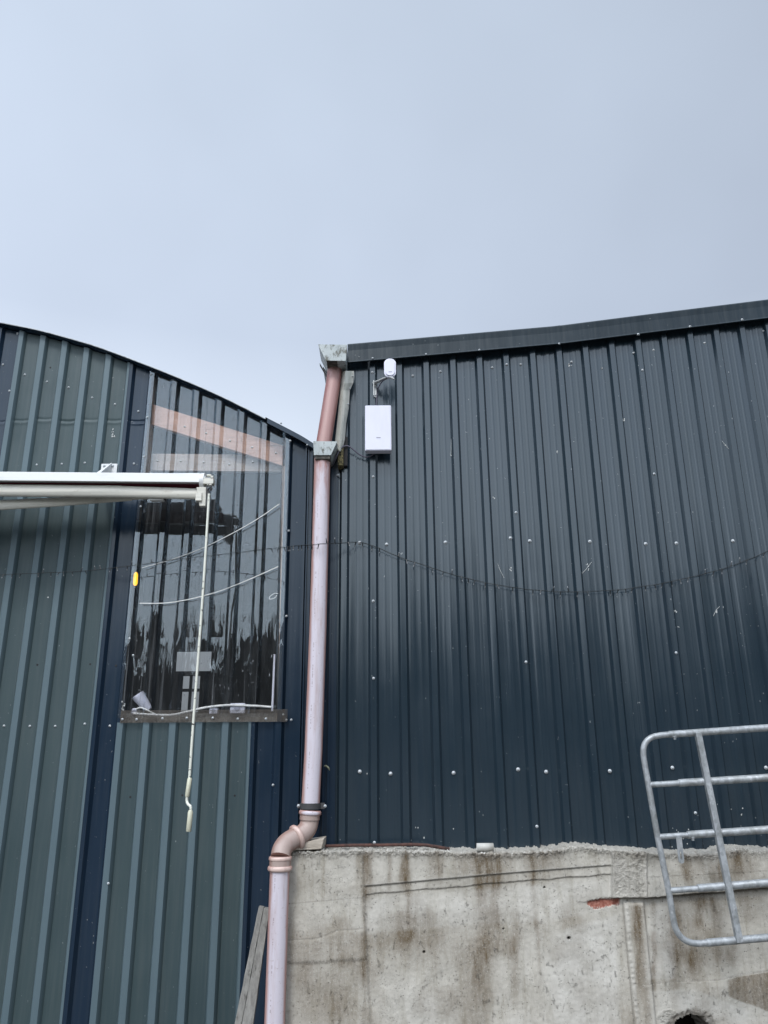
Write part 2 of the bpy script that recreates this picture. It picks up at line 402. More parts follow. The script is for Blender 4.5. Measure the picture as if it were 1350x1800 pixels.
# one screw: washer, hex flange, domed head; axis towards the camera (-y)
def screw_mesh(r):
    prof = [(1.0,0),(1.0,.12),(.78,.22),(.62,.26),(.60,.55),(.46,.78),(.22,.90),(0,.93)]
    vs = []; seg = 10
    for q, h in prof:
        for k in range(seg): a = 2*math.pi*k/seg; vs.append((q*r*math.cos(a), -h*r, q*r*math.sin(a)))
    fs = [(i*seg+k, i*seg+(k+1)%seg, (i+1)*seg+(k+1)%seg, (i+1)*seg+k) for i in range(len(prof)-1) for k in range(seg)]
    me = bpy.data.meshes.new('screw'); me.from_pydata(vs, [], fs); me.update()
    me.polygons.foreach_set('use_smooth', [True]*len(fs)); me.materials.append(M['screw']); return me
SM = {s_: screw_mesh(s_) for s_ in (.0075, .0095, .0125)}
def screw(px, py, Y, parent, size=.0095):
    p = P(px, py, Y); o = bpy.data.objects.new('screw', SM[size]); C.objects.link(o)
    o.location = p; o.rotation_euler = (random.uniform(-.12,.12), random.uniform(0,1), random.uniform(-.12,.12)); put(o, parent); return o

# ================================================================== RIGHT SHED
RB = thing('metal_shed', 'dark anthracite ribbed metal shed with straight sloping gable edge standing on the concrete wall', 'shed', (1.5, 5.2, 0))
vt = [(611,606),(972,574.5),(1128,554.5),(1350,527)]
vb = [(611,637.5),(978,605),(1130,586),(1350,559)]
YV = 5.085
VT = [(P(a,b,YV).x, P(a,b,YV).z) for a, b in vt]; VBt = [(P(a,b,YV).x, P(a,b,YV).z) for a, b in vb]
XR0 = P(566,1100,YR).x; XR1 = 6.3
x655 = P(654.6,632,YR).x
ribsR = [x655 + .2*k for k in range(-2, 34)]
DR = .023
ztopR = lambda x: interp(VBt, max(x, VBt[0][0]-.3)) + .05
ZW = P(700,1500,4.95).z                # top of the concrete
rightsheets = []
rng = random.Random(3)
def bow(amp, seed):
    def f(x, z, d):
        return amp*noise.noise(Vector((x*2.3+seed, z*1.1, seed)))*(.3+.7*d)
    return f
rowsR = [ZW + .25*k for k in range(1, 9)]
xs = [XR0, x655+.1*0] 
edges = [XR0, ribsR[2]-.0] + [ribsR[2]+1.0*k for k in range(1, 6)] + [XR1]
for i, (a, b) in enumerate(zip(edges, edges[1:])):
    hole = P(614,817,YR)
    rightsheets.append(sheet('cladding_sheet', M['anthracite'], RB, a-(.012 if i else 0), b+.012, ribsR, YR, ZW-.06, ztopR, .038, .070, DR, proud=.0016*(i%2), dent=bow(.004, i*7.3), rows=rowsR))
def sheet_of(x, sheets, eds):
    for s_, a, b in zip(sheets, eds, eds[1:]):
        if a <= x <= b: return s_
    return sheets[-1]
def rscrew(px, py, pan=True, size=.0095):
    Y = YR + (DR if pan else 0) - .004
    return screw(px, py, Y, sheet_of(P(px,py,Y).x, rightsheets, edges), size)
crown_px = [(654.6,654.5),(656,838),(656,1056.5),(656.6,1192.4),(658,1481),(890.8,640.6),(1129.5,650.5),(1150,833),(907,901),(924.7,1163.7),(1188.6,1147.5),(943.8,1452.8),(1222.5,1429)]
pan_px = [(725.5,660.5),(774,653),(865.3,646),(915.5,640.5),(1004.8,636),(1114,620.5),(1148.9,615.5),(1238.6,603),(1341.8,582),
          (679.6,957),(783,953.5),(897.3,946),(931.3,951),(1037,952),(1135,956),(1189,955),(1288.3,951),
          (632.5,1356.4),(686.5,1360),(797.3,1358.6),(910.7,1352.5),(960,1356.8),(1072,1355.4),(1182,1349.6),(1346.5,1349.6)]
for a in crown_px: rscrew(*a, pan=False, size=.0095)
for a in pan_px: rscrew(*a, size=.0125 if a[1] > 900 else .0095)
rscrew(632,954,size=.0125)
# verge flashing in two lengths: sloped top, front face with a kinked hem
def verge(xa, xb, proud):
    xs_ = [xa] + [p[0] for p in VT+VBt if xa < p[0] < xb] + [xb]; xs_ = sorted(set(xs_))
    mb = MB(); n = len(xs_); vs = []
    for x in xs_:
        zt, zb_ = interp(VT, x), interp(VBt, x)
        w = 0
        Y0 = YV - proud + w
        vs += [(x, Y0+.25, zt+.012), (x, Y0+.004, zt+.006), (x, Y0, zt-.004), (x, Y0+.004, zt-.05), (x, Y0+.001, zb_+.012), (x, Y0-.004, zb_), (x, Y0+.022, zb_+.004), (x, Y0+.022, zb_+.02), (x, Y0+.008, zb_+.02), (x, Y0+.010, zt-.012)]
    k = 10
    fs = [(i*k+j, (i+1)*k+j, (i+1)*k+(j+1)%k, i*k+(j+1)%k) for i in range(n-1) for j in range(k)]
    fs += [tuple(range(k)), tuple((n-1)*k+j for j in range(k))]
    return mb.add(vs, fs).build('verge_flashing', M['flash'], RB)
xj = P(978,575,YV).x
v1 = verge(P(611,606,YV).x, xj+.03, .003); v2 = verge(xj, XR1, 0)
for a in [(655,628.5),(749,621.5),(842.5,614),(983,603)]: screw(a[0], a[1]+1, YV-.008, v1, .0075)
for a in [(1122,586.5),(1213,573),(1304.5,561)]: screw(a[0], a[1]+1, YV-.006, v2, .0095)
# roof and the hidden walls
zr0, zr1 = interp(VT, XR0), interp(VT, XR1)
MB().prism([(XR0-.02,YV+.26,zr0+.005),(XR1,YV+.26,zr1+.005),(XR1,YV+.26,zr1-.04),(XR0-.02,YV+.26,zr0-.04)], (0,12,0)).build('roof', M['flash'], RB)
sw = MB().box((XR0+.002,YR+DR+.004,ZW-.06),(XR0+.03,17,zr0-.06)).build('side_wall', M['navy'], RB)
# end trim down the left edge of the shed
tr_ = MB()
xe = XR0
for (a,b,y) in ((-.012,.004,-.012),(.02,.032,-.014),(.050,.062,-.010),(.085,.092,-.006)):
    tr_.box((xe+a, YR+y, ZW-.05), (xe+b, YR+y+.02, P(590,824,YR).z))
tr_.box((xe-.012, YR+.004, ZW-.05), (xe+.10, YR+.012, P(590,824,YR).z-.002))
tr_.build('corner_flashing', M['navy'], RB)
screw(594.2,835,YR-.012,RB,.0095)
# pale bent trim beside the downpipe
rows_ = [(652,601,607,622),(662,600.5,606.5,622.5),(673,599,605,621),(686,598,604,615),(700,596.5,603,614),(717,595,602,613),(743,592.5,600,608.6),(774,589,597,606),(786,591,597,603),(793,594,597,600)]
vs = []
for (y,l,f,r_) in rows_:
    b = .01*noise.noise(Vector((y*.05,0,0)))
    a3 = [P(l,y,5.075), P(f,y,5.03+b), P((f*.6+r_*.4),y,5.045+b), P(r_,y,5.085)]
    vs += a3
n = len(rows_); fs = [(i*4+j, i*4+j+1, (i+1)*4+j+1, (i+1)*4+j) for i in range(n-1) for j in range(3)]
k0 = len(vs); vs += [v+Vector((0,.003,0)) for v in vs]
fs += [tuple(q+k0 for q in f_)[::-1] for f_ in fs]
for i in range(n-1): fs += [(i*4,(i+1)*4,k0+(i+1)*4,k0+i*4), (i*4+3,k0+i*4+3,k0+(i+1)*4+3,(i+1)*4+3)]
ct = MB().add(vs, fs).build('bent_edge_trim', M['corner'], RB); ct['label'] = 'pale weathered bent edge trim'
for a in [(620,661.5),(615,683),(612.2,710),(600,784)]: screw(a[0],a[1],5.068,ct,.0075)
me_ = MB()
a, b = P(594,790,5.08), P(603.5,819,5.08); me_.box((a.x,5.07,b.z),(b.x,5.30,a.z+.02))
me_.build('timber_end', M['moss'], RB, .004)
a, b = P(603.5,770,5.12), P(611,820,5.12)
MB().box((a.x,5.10,b.z),(b.x,5.13,a.z)).build('dark_gap_lining', M['interior'], RB)  # dark panel in front of the cladding, painted in for the gap's shade

def trap_gutter(parent, quad, Y0, Y1, m, name, drop=0, wall=.004, end=True):
    # open trough: outline of 4 points (top-left, top-right, bottom-right, bottom-left) at Y0
    tl, tr2, br, bl = quad; mb = MB()
    def ring(Y, dz):
        o = Y - Y0
        return [Vector((p.x, Y, p.z+dz)) for p in (tl, bl, br, tr2)]
    A, B = ring(Y0, 0), ring(Y1, drop)
    c = sum(A, Vector())/4; ins = lambda Rg: [p + (Vector((c.x,p.y,c.z+.04))-p).normalized()*wall for p in Rg]
    Ai, Bi = ins(A), ins(B)
    vs = A+B+Ai+Bi
    fs = [(0,1,5,4),(1,2,6,5),(2,3,7,6),(8,12,13,9),(9,13,14,10),(10,14,15,11),(0,4,12,8),(3,11,15,7),(4,5,13,12),(5,6,14,13),(6,7,15,14),(0,8,9,1),(1,9,10,2),(2,10,11,3)]
    mb.add(vs, fs)
    if end: mb.prism([tl+Vector((-.003,-.004,.003)), tr2+Vector((.003,-.004,.003)), br+Vector((.003,-.004,-.003)), bl+Vector((-.003,-.004,-.003))], (0,.0035,0))
    return mb.build(name, m, parent)
GY = 4.93
q1 = [P(560,606.5,GY), P(609.5,607,GY), P(607,634,GY), P(573.5,633.5,GY)]
gt = trap_gutter(RB, q1, GY, 5.16, M['gutter'], 'gutter_outlet_box')
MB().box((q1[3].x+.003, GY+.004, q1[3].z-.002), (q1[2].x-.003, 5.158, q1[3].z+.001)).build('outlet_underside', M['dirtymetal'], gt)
q1b = [q1[0]+Vector((.012,.24,-.045)), q1[1]+Vector((-.02,.24,-.045)), q1[2]+Vector((-.01,.24,.0)), q1[3]+Vector((.008,.24,.0))]
q1c = [q1[0]+Vector((-.012,.235,-.02)), q1[1]+Vector((0,.235,-.02)), q1[2]+Vector((0,.235,-.012)), q1[3]+Vector((-.008,.235,-.012))]
trap_gutter(RB, q1c, GY+.235, GY+.28, M['dirtymetal'], 'gutter_joint', end=False)
trap_gutter(RB, q1b, GY+.24, 15, M['gutter'], 'gutter', drop=.08, end=False)

# ================================================================== LEFT SHED
LB = thing('arched_shed', 'arched roof shed clad in grey green and navy ribbed sheets with a clear sheet window', 'shed', (-2.2, 6.2, 0))
YO = 5.975
lv = [(-260,520),(-120,541),(0,567),(59,578.5),(113,592.5),(178,612),(267,645.5),(318,666),(390,697.5),(471,738.5),(526,767),(552,783)]
LVp = [(P(a,b,YO).x, P(a,b,YO).z) for a, b in lv]
# continue the arch to the left out of the picture, flattening
x_, z_ = LVp[0]; ext = []
for k in range(1, 12): ext.append((x_-k*.5, z_+.5*k*.20-.5*.5*k*k*.009))
LVp = ext[::-1] + LVp; LVp = sorted(LVp)
LVp.append((XR0-.002, LVp[-1][1] + (XR0-.002-LVp[-1][0])*-.62))
k0x = P(302,1295,YL).x
ribsL = [k0x + .2*k for k in range(-30, 8)]
rk = lambda k: k0x + .2*k
DL = .033
XL0 = rk(-24)
XLE = XR0
zroof = lambda x: interp(LVp, x)
ztopL = lambda x: zroof(x) - .012
zwin = P(350,1268,YL).z
zden = P(120,738,YL).z
def dentf(x, z, d):
    b = .0035*noise.noise(Vector((x*2.1,z*1.2,4)))*(.3+.7*d)
    k = (x-k0x)/.2
    if -9 < k < -1.9 and d > .02:
        kk = math.floor(k+.0); zz = z - (zden + .045*noise.noise(Vector((kk*1.7+.3,0,0))) + .03*(k-kk-.5)**2*4*.5)
        b += (.010*math.exp(-(zz/.012)**2) - .007*math.exp(-((zz+.022)/.016)**2) )*d*.85*(.5+.7*noise.noise(Vector((x*5,3,1))))
    return b
rowsL = [.3*k for k in range(1, 11)] + [zden+q*.01 for q in (-10,-7,-5.5,-4.5,-3.7,-3,-2.4,-1.8,-1.2,-.6,0,.6,1.2,1.8,2.4,3,3.7,4.5,5.5,7)]
rowsL = sorted(q for q in rowsL if q < zden+.1)
PR = dict(crown=.046, base=.086, depth=DL)
def lsheet(m, a, b, zb, zt, proud=0, **k):
    return sheet(k.pop('name','cladding_sheet'), m, LB, a, b, ribsL, YL, zb, zt, proud=proud, dent=k.pop('dent', dentf), rows=k.pop('rows', rowsL), swage=False, **k.pop('prof', PR))
sh = {}
sh['far'] = lsheet(M['navy'], XL0, rk(-8)+.01, 0, ztopL)
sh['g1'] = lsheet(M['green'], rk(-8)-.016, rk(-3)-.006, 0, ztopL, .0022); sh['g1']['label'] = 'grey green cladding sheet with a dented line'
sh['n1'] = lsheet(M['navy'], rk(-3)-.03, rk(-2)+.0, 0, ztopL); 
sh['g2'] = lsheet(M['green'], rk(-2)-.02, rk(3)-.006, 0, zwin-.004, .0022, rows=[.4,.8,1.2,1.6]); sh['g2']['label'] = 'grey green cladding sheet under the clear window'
sh['n2'] = lsheet(M['navy'], rk(3)-.01, rk(4)+.0, 0, zwin-.006, rows=[.4,.8,1.2,1.6])
sh['n3'] = lsheet(M['navy'], rk(4)-.012, XLE, 0, ztopL, .001, dent=None)
sh['clear'] = lsheet(M['clear'], rk(-2)-.022, rk(4)+.016, zwin+.030, ztopL, .0035, name='clear_sheet', prof=dict(crown=.040, base=.092, depth=DL), dent=lambda x,z,d: .004*noise.noise(Vector((x*3,z*2,9)))*d)
a = P(213,1248,YL-.012); b = P(505,1270,YL-.012)
st = MB(); 
zs0, zs1 = P(350,1270,YL).z, P(350,1248,YL).z
st.box((a.x, YL-.014, zs0), (b.x, YL-.010, zs1)); stp = st.build('window_bottom_strip', M['strip'], LB); stp['label'] = 'dirty flat strip along the bottom of the clear sheet'
# corner closer beside the pipe
cc = MB()
for (px_, w_, d_) in ((529,.012,.012),(534.5,.008,.02),(541,.010,.03),(546,.008,.02)):
    x = P(px_,1100,YL-.03).x; cc.box((x, YL-d_, 0), (x+w_, YL+.02, zroof(x+w_)-.03))
cc.build('corner_flashing', M['navy'], LB)
# roof skin with overhang, verge trim
def roofstrip(Y0, Y1, zoff, th, m, name, xa=None, xb=None):
    xs_ = [p for p in LVp if (xa is None or p[0] >= xa) and (xb is None or p[0] <= xb)]
    if xa is not None: xs_ = [(xa, zroof(xa))] + xs_
    if xb is not None: xs_ = xs_ + [(xb, zroof(xb))]
    cp = catmull([(p[0],0,p[1]) for p in xs_], 4) if len(xs_) > 2 else [Vector((p[0],0,p[1])) for p in xs_]
    vs = []
    for p in cp: vs += [(p.x,Y0,p.z+zoff),(p.x,Y1,p.z+zoff),(p.x,Y1,p.z+zoff-th),(p.x,Y0,p.z+zoff-th)]
    n = len(cp); fs = [(i*4+j,(i+1)*4+j,(i+1)*4+(j+1)%4,i*4+(j+1)%4) for i in range(n-1) for j in range(4)] + [(0,1,2,3),tuple((n-1)*4+j for j in (3,2,1,0))]
    return MB().add(vs, fs).build(name, m, LB)
roofstrip(YO+.004, 16, 0, .006, M['navy'], 'roof')
roofstrip(YO-.003, YO+.002, .004, .007, M['galv'], 'verge_trim')
vf = roofstrip(YO-.012, YO-.004, .012, .045, M['navy'], 'verge_flashing', P(470,738,YO).x, XR0-.004)
screw(510,775,YO-.014,vf,.0095); screw(540,782,YO-.014,vf,.0075)
YBK = 15.9
W0, W1 = P(308,1180,YBK), P(372,1145,YBK); V0, V1 = P(317,1252,YBK), P(352,1188,YBK)
def bw(x0,z0,x1,z1,o=[0]): bwm.box((x0,YBK,z0),(x1,YBK+.05,z1))
bwm = MB(); bw(XL0,0,W0.x,7.5); bw(W1.x,0,XR0-.01,7.5); bw(W0.x,W1.z,W1.x,7.5); bw(W0.x,0,W1.x,V0.z); bw(W0.x,V0.z,V0.x,V1.z); bw(V1.x,V0.z,W1.x,V1.z); bw(W0.x,V1.z,W1.x,W0.z)
bwm.build('back_wall', M['interior'], LB)
far = MB().box((W0.x-.05,YBK+.06,W0.z-.05),(W1.x+.05,YBK+.07,W1.z+.05)).build('far_window', M['milky'], LB)
far = MB().box((V0.x-.05,YBK+.06,V0.z-.05),(V1.x+.05,YBK+.07,V1.z+.05)).build('far_window', M['milky'], LB)
vm = (V0.x+V1.x)/2; zm_ = (V0.z*.4+V1.z*.6)
MB().box((vm-.03,YBK-.03,V0.z),(vm+.03,YBK-.002,V1.z)).box((V0.x,YBK-.034,zm_-.03),(V1.x,YBK-.004,zm_+.03)).build('glazing_bars', M['interior'], far)
MB().box((XL0-.03,YL+.05,0),(XL0-.002,15.9,zroof(XL0)-.05)).build('side_wall', M['interior'], LB)
MB().box((XR0-.03,YL+.05,0),(XR0-.006,15.9,zroof(XR0-.03)-.03)).build('inner_side_wall', M['interior'], LB)
MB().box((XL0,YL+.05,.01),(XR0-.04,15.8,.04)).build('inner_floor', M['interior'], LB)
# timbers behind the clear sheet
YT = YL+.10
def slab(name, m, pts, th, Y=YT):
    return MB().prism([P(a,b,Y) for a, b in pts], (0,th,0)).build(name, m, LB, .002)
ts = slab('sloping_timber', M['truss'], [(258,707),(520,790),(520,826),(258,743)], .05); ts['label'] = 'reddish sloping timber seen through the clear sheet'
slab('cross_board', M['board'], [(250,797),(520,800),(520,829),(250,827)], .03, YT+.07)
slab('window_post', M['board'], [(262,655),(271,660),(262,830),(252,830)], .06)
slab('window_post', M['board'], [(497,770),(520,770),(506,1262),(488,1262)], .06)
slab('window_sill', M['wood'], [(215,1254),(510,1254),(510,1275),(215,1275)], .15)
# screws of the left wall
def lscrew(px, py, s_, pan=True, size=.0095, pr=.003):
    return screw(px, py, YL + (DL if pan else 0) - pr, sh[s_], size)
for a in [(43.5,658.5),(82.5,671),(120.5,681),(162,699),(202,710.5),(64.5,817),(108.5,815.5),(149,813.5),(7,1276),(52.5,1276.5),(97,1276.5),(149,1272.5)]: lscrew(*a, 'g1')
for a in [(5,641)]: lscrew(*a, 'far')
for a in [(30.5,586.5),(16.5,687)]: lscrew(*a, 'g1', pan=False)
for a in [(243,723),(235.5,815),(193,1276)]: lscrew(*a, 'n1')
for a in [(265.5,658),(259,733.5),(253,803),(247,890.5),(227.5,1122.5),(234,1152)]: lscrew(*a, 'clear', pan=False, pr=.006)
for a in [(277,810),(317.5,810.5),(358,812.5),(403,816.5),(444,812),(324.5,750),(362.5,761.5),(404.5,775),(443,786.5),(485,796.5)]: lscrew(*a, 'clear', pr=.007)
for a in [(215,1264.5),(240,1264.5),(285.5,1263),(328.5,1262),(374,1262),(418,1263.5),(467.5,1263.5)]: screw(a[0],a[1],YL-.015,stp,.0095)
for a in [(498,1256),(512,1265.5),(503.5,1265.5),(480,1380)]: lscrew(*a, 'n3', pan=False)
for a in [(507.5,933),(503.5,1083),(494,744)]: lscrew(*a, 'n3', pan=False)
for a in [(190.5,1553)]: lscrew(*a, 'g2', pan=False)
# open screw holes
for (px_, py_, s_) in ((65.5,1168.5,'g1'),(158.5,1167.5,'g1'),(88.5,646,'g1'),(229,1401,'g2'),(412.5,1398.5,'g2'),(320.5,1398,'g2'),(203.5,1170,'n1')):
    p = P(px_, py_, YL+DL-.0035); mb = MB(); mb.tube([p, p+Vector((0,.002,0))], .008, 8)
    put(mb.build('screw_hole', M['interior']), sh[s_])
# lower gutter draining the left roof, with its end plate
q2 = [P(551.5,776.5,GY), P(592,777,GY), P(581,799.5,GY), P(552.5,799.5,GY)]
q2 = [q2[0], q2[1], q2[2], q2[3]]
g2 = trap_gutter(LB, q2, GY, 14, M['gutter'], 'gutter', drop=.05)
MB().box((q2[3].x+.004,GY+.004,q2[3].z-.030),(q2[2].x-.004,GY+.145,q2[3].z-.001)).build('outlet_spigot', M['dirtymetal'], g2, .004)

# ================================================================== AWNING
AY = 5.48
AW = thing('awning', 'folded white awning with cream arms fixed across the left shed wall', 'awning', P(180,860,AY))
xl = P(-240,838,AY).x
def lin(a, b, t): return a+(b-a)*t
r0 = P(0,828,AY); r1 = P(356,831,AY); b0 = P(0,844.5,AY); b1 = P(356,847,AY)
sl_ = (r1.z-r0.z)/(r1.x-r0.x); zl = lambda x, z0: z0 + sl_*(x-r0.x)
MB().hexa([(xl,AY,zl(xl,b0.z)),(r1.x-.012,AY,zl(r1.x,b0.z)),(r1.x-.012,AY+.10,zl(r1.x,b0.z)+.02),(xl,AY+.10,zl(xl,b0.z)+.02),
           (xl,AY+.01,zl(xl,r0.z)),(r1.x-.012,AY+.01,zl(r1.x,r0.z)),(r1.x-.012,AY+.10,zl(r1.x,r0.z)),(xl,AY+.10,zl(xl,r0.z))]).build('front_rail', M['awnwhite'], AW, .004)
MB().box((xl,AY+.11,zl(xl,b0.z)+.045),(r1.x-.05,AY+.34,zl(xl,r0.z)-.004)).build('cassette', M['awnwhite'], AW, .006)
MB().tube([(xl,AY+.17,zl(xl,b0.z)+.03),(r1.x-.03,AY+.17,zl(r1.x,b0.z)+.02)], .05, 18).build('cloth_roll', M['redcloth'], AW)
arm = MB().tube([P(-240,860.5,AY+.07), P(-100,861,AY+.07), P(212,864,AY+.07)], .049, 20, sx=.55).build('arm', M['cream'], AW)
MB().tube([P(209,864.3,AY+.07), P(350,868.5,AY+.07)], [.0475,.044], 20, sx=.55).build('forearm', M['cream'], arm)
arm = MB().tube([P(-240,902,AY+.16), P(0,888,AY+.16), P(107,882,AY+.16)], [.046,.041,.037], 20, sx=.55).build('arm', M['cream'], AW)
MB().tube([P(104,882.2,AY+.16), P(232,874.5,AY+.16)], [.036,.026], 20, sx=.55).build('forearm', M['cream'], arm)
MB().tube([P(222,875,AY+.16), P(268,873.5,AY+.16)], [.019,.017], 14, sx=.6).build('arm_link', M['cream'], AW)
mb = MB(); c_ = P(277,876,AY+.10); mb.box((c_.x-.055,AY+.08,c_.z-.022),(c_.x+.05,AY+.13,c_.z+.03)); mb.build('arm_joint', M['awnwhite'], AW, .006)
mb = MB(); c_ = P(291,875,AY+.10); mb.box((c_.x-.012,AY+.08,c_.z-.016),(c_.x+.008,AY+.12,c_.z+.03)); mb.build('joint_pin', M['clamp'], AW, .003)
c_ = P(355.5,843,AY+.02)
mb = MB(); mb.tube([(c_.x-.018,AY+.06,c_.z-.005),(c_.x+.014,AY+.06,c_.z-.005)], .068, 24); mb.tube([(c_.x+.010,AY+.06,c_.z-.005),(c_.x+.022,AY+.06,c_.z-.005)], .048, 24)
mb.build('end_cap', M['awnwhite'], AW, .003)
mb = MB(); a, b = P(351,862,AY), P(360,888,AY); mb.hexa([(a.x,AY+.02,b.z),(b.x,AY+.02,b.z),(b.x,AY+.06,b.z),(a.x,AY+.06,b.z),(a.x-.03,AY+.01,a.z+.03),(b.x,AY+.01,a.z+.03),(b.x,AY+.09,a.z+.03),(a.x-.03,AY+.09,a.z+.03)])
a, b = P(344,866,AY), P(354,880,AY); mb.box((a.x,AY+.0,b.z),(b.x,AY+.05,a.z)); mb.build('end_bracket', M['cream'], AW, .004)
mb = MB(); a, b = P(360,840,AY), P(375,850.5,AY)
mb.box((a.x-.01,AY-.005,b.z),(b.x,AY+.05,a.z)); mb.tube([P(364,836,AY+.02),P(371,836,AY+.02)],.010,10); mb.box((b.x-.022,AY-.012,a.z-.004),(b.x-.002,AY+.03,a.z+.014))
mb.box((a.x+.02,AY-.004,b.z-.012),(b.x-.012,AY+.03,b.z))
gb = mb.build('gear_box', M['cream'], AW, .003)
c_ = P(368,857.5,AY)
ring = [Vector((c_.x+.018*math.sin(q), AY+.004*math.sin(q), c_.z+.030*math.cos(q))) for q in np.linspace(0, 2*math.pi, 17)]
MB().tube(ring, .0045, 8, cap=False).build('winding_eye', M['clamp'], gb)
# wall bracket
bk = MB(); a, b = P(178,815,YL-.02), P(204.5,832,YL-.02)
bk.box((a.x,YL-.018,b.z-.05),(b.x,YL-.006,a.z)); 
xm = (a.x*.55+b.x*.45)
bk.hexa([(xm-.02,YL-.018,b.z-.18),(xm+.03,YL-.018,b.z-.18),(xm+.03,AY+.12,b.z-.26),(xm-.02,AY+.12,b.z-.26),(xm+.018,YL-.018,a.z+.006),(xm+.028,YL-.018,a.z+.006),(xm+.03,AY+.14,b.z-.20),(xm-.02,AY+.14,b.z-.20)])
bko = bk.build('wall_bracket', M['awnwhite'], AW, .003)
for q in ((183.5,819),(198,819)): screw(q[0],q[1],YL-.019,bko,.0125)
# crank rod hangs from the winding eye
CR = thing('crank_rod', 'long thin white crank rod with chipped paint hanging from the end of the awning', 'crank rod', P(331,1462,AY))
top_, bot_ = P(367.5,868,AY-.002), P(333.6,1375,AY-.002)
rp = [top_ + (bot_-top_)*q + Vector((.004*math.sin(q*5),0,0)) for q in np.linspace(0,1,12)]
MB().tube(rp, .0095, 12).build('rod', M['rod'], CR)
hk = [P(367.5,872,AY-.002), P(366,864,AY-.002), P(367,858,AY-.012), P(370,857,AY-.004), P(370.5,862,AY)]
MB().tube(catmull(hk,5), .005, 8).build('hook', M['clamp'], CR)
MB().tube([P(334,1367,AY-.002),P(333.6,1369,AY-.002),P(329.2,1399,AY-.002),P(329,1401,AY-.002)], [.010,.0155,.0155,.011], 14).build('grip', M['rodgrip'], CR)
MB().tube(catmull([P(329,1400,AY-.002),P(328.5,1408,AY-.002),P(331,1414,AY-.012),P(335,1418,AY-.022),P(335,1426,AY-.024)],6), .0095, 10).build('crank_arm', M['rod'], CR)
MB().tube([P(335,1424,AY-.024),P(334.8,1428,AY-.024),P(331.6,1461,AY-.024),P(331.5,1462,AY-.024)], [.012,.0175,.0175,.014], 14).build('handle', M['rodgrip'], CR)

# ================================================================== DOWNPIPE
PY = 5.0
DP = thing('downpipe', 'tall pink and lilac faded plastic downpipe with swan neck between the two sheds', 'downpipe', P(484,1830,4.85))
MB().tube([P(589.5,640,PY+.085), P(585.7,673,PY+.06), P(571,767,PY+.01), P(568,786,PY)], .0535, 32).build('upper_pipe', M['pvc_pink'], DP)
MB().tube([P(566.8,806,PY), P(559,1100,PY), P(551,1320,PY), P(546,1412,PY)], .0555, 40).build('main_pipe', M['pvc'], DP)
def ringp(a, b, r0, r1, m, name='collar'):      # rolled collar between two points
    a, b = Vector(a), Vector(b); pts = [a+(b-a)*q for q in (0,.12,.3,.5,.7,.88,1)]
    rs = [r0, r0+(r1-r0)*.6, r1, r1, r1, r0+(r1-r0)*.6, r0]
    return MB().tube(pts, rs, 36).build(name, m, DP)
ringp(P(545.5,1424,PY), P(544.8,1433,PY), .058, .068, M['pvc'])
MB().tube([P(544.8,1431,PY), P(544.2,1441,PY)], .060, 36).build('socket', M['pvc_bend'], DP)
s1 = [P(544.3,1438,PY), P(543.5,1447,PY), P(540,1457,PY-.01), P(532,1465.5,PY-.03), P(521,1471.5,PY-.05)]
s2 = [P(521,1471.5,PY-.05), P(511,1477,PY-.075), P(502,1484,PY-.10), P(495.8,1494,PY-.13), P(493.2,1506,4.85)]
MB().tube(catmull(s1,7), .0555, 36).build('upper_bend', M['pvc_bend'], DP)
MB().tube(catmull(s2,7), .0575, 36).build('lower_bend', M['pvc_bend'], DP)
c0 = P(521.5,1471.5,PY-.05); d_ = (P(516,1474.3,PY-.062)-P(526,1468.6,PY-.04)).normalized()
ringp(c0-d_*.016, c0+d_*.014, .061, .072, M['pvc_ring'])
ringp(P(493,1505,4.85), P(492.8,1512.5,4.85), .0615, .067, M['pvc_ring'])
MB().tube([P(492.8,1510,4.85), P(492.4,1524,4.85)], .0625, 36).build('socket', M['pvc_bend'], DP)
ringp(P(492.4,1521.5,4.85), P(492.1,1531,4.85), .063, .071, M['pvc_ring'])
lb = P(481.8,1830,4.85); lt = P(491.9,1528,4.85)
MB().tube([lt, lb, (lb.x+(lb.x-lt.x)*.2, 4.85, 0.0)], .0565, 40).build('lower_pipe', M['pvc'], DP)
# clamp
ca, cb_ = P(545.9,1411.5,PY), P(545.6,1422,PY)
cl = MB(); cl.tube([ca, cb_], .0615, 32, cap=True)
e0, e1 = P(526.5,1417,PY+.01), P(571,1417,PY+.01)
cl.box((e1.x-.075,PY-.0,cb_.z),(e1.x,PY+.012,ca.z)); cl.box((e0.x-.012,PY+.0,cb_.z+.004),(e0.x+.03,PY+.012,ca.z-.004))
cl.box((e1.x-.05,PY+.012,cb_.z+.008),(e1.x-.035,YR,ca.z-.008))
clo = cl.build('pipe_clamp', M['clamp'], DP)
screw(524.7,1416.5,PY-.003,clo,.0095); screw(571.5,1417,PY-.003,clo,.0095)
# a snagged strip of dead plant on the shed wall
lf = MB().tube(catmull([P(569.5,1347,5.09),P(573,1346.5,5.08),P(577,1349.5,5.07),P(579.5,1354.5,5.07)],5), [.003,.004,.005,.006,.007,.007,.007,.006,.006,.006,.006,.006,.005,.004,.003,.002], 6)
tag(lf.build('dead_leaf', mat('dry_leaf',(.14,.15,.10),.8)), 'small curled dry leaf stuck on the shed wall right of the downpipe', 'leaf')

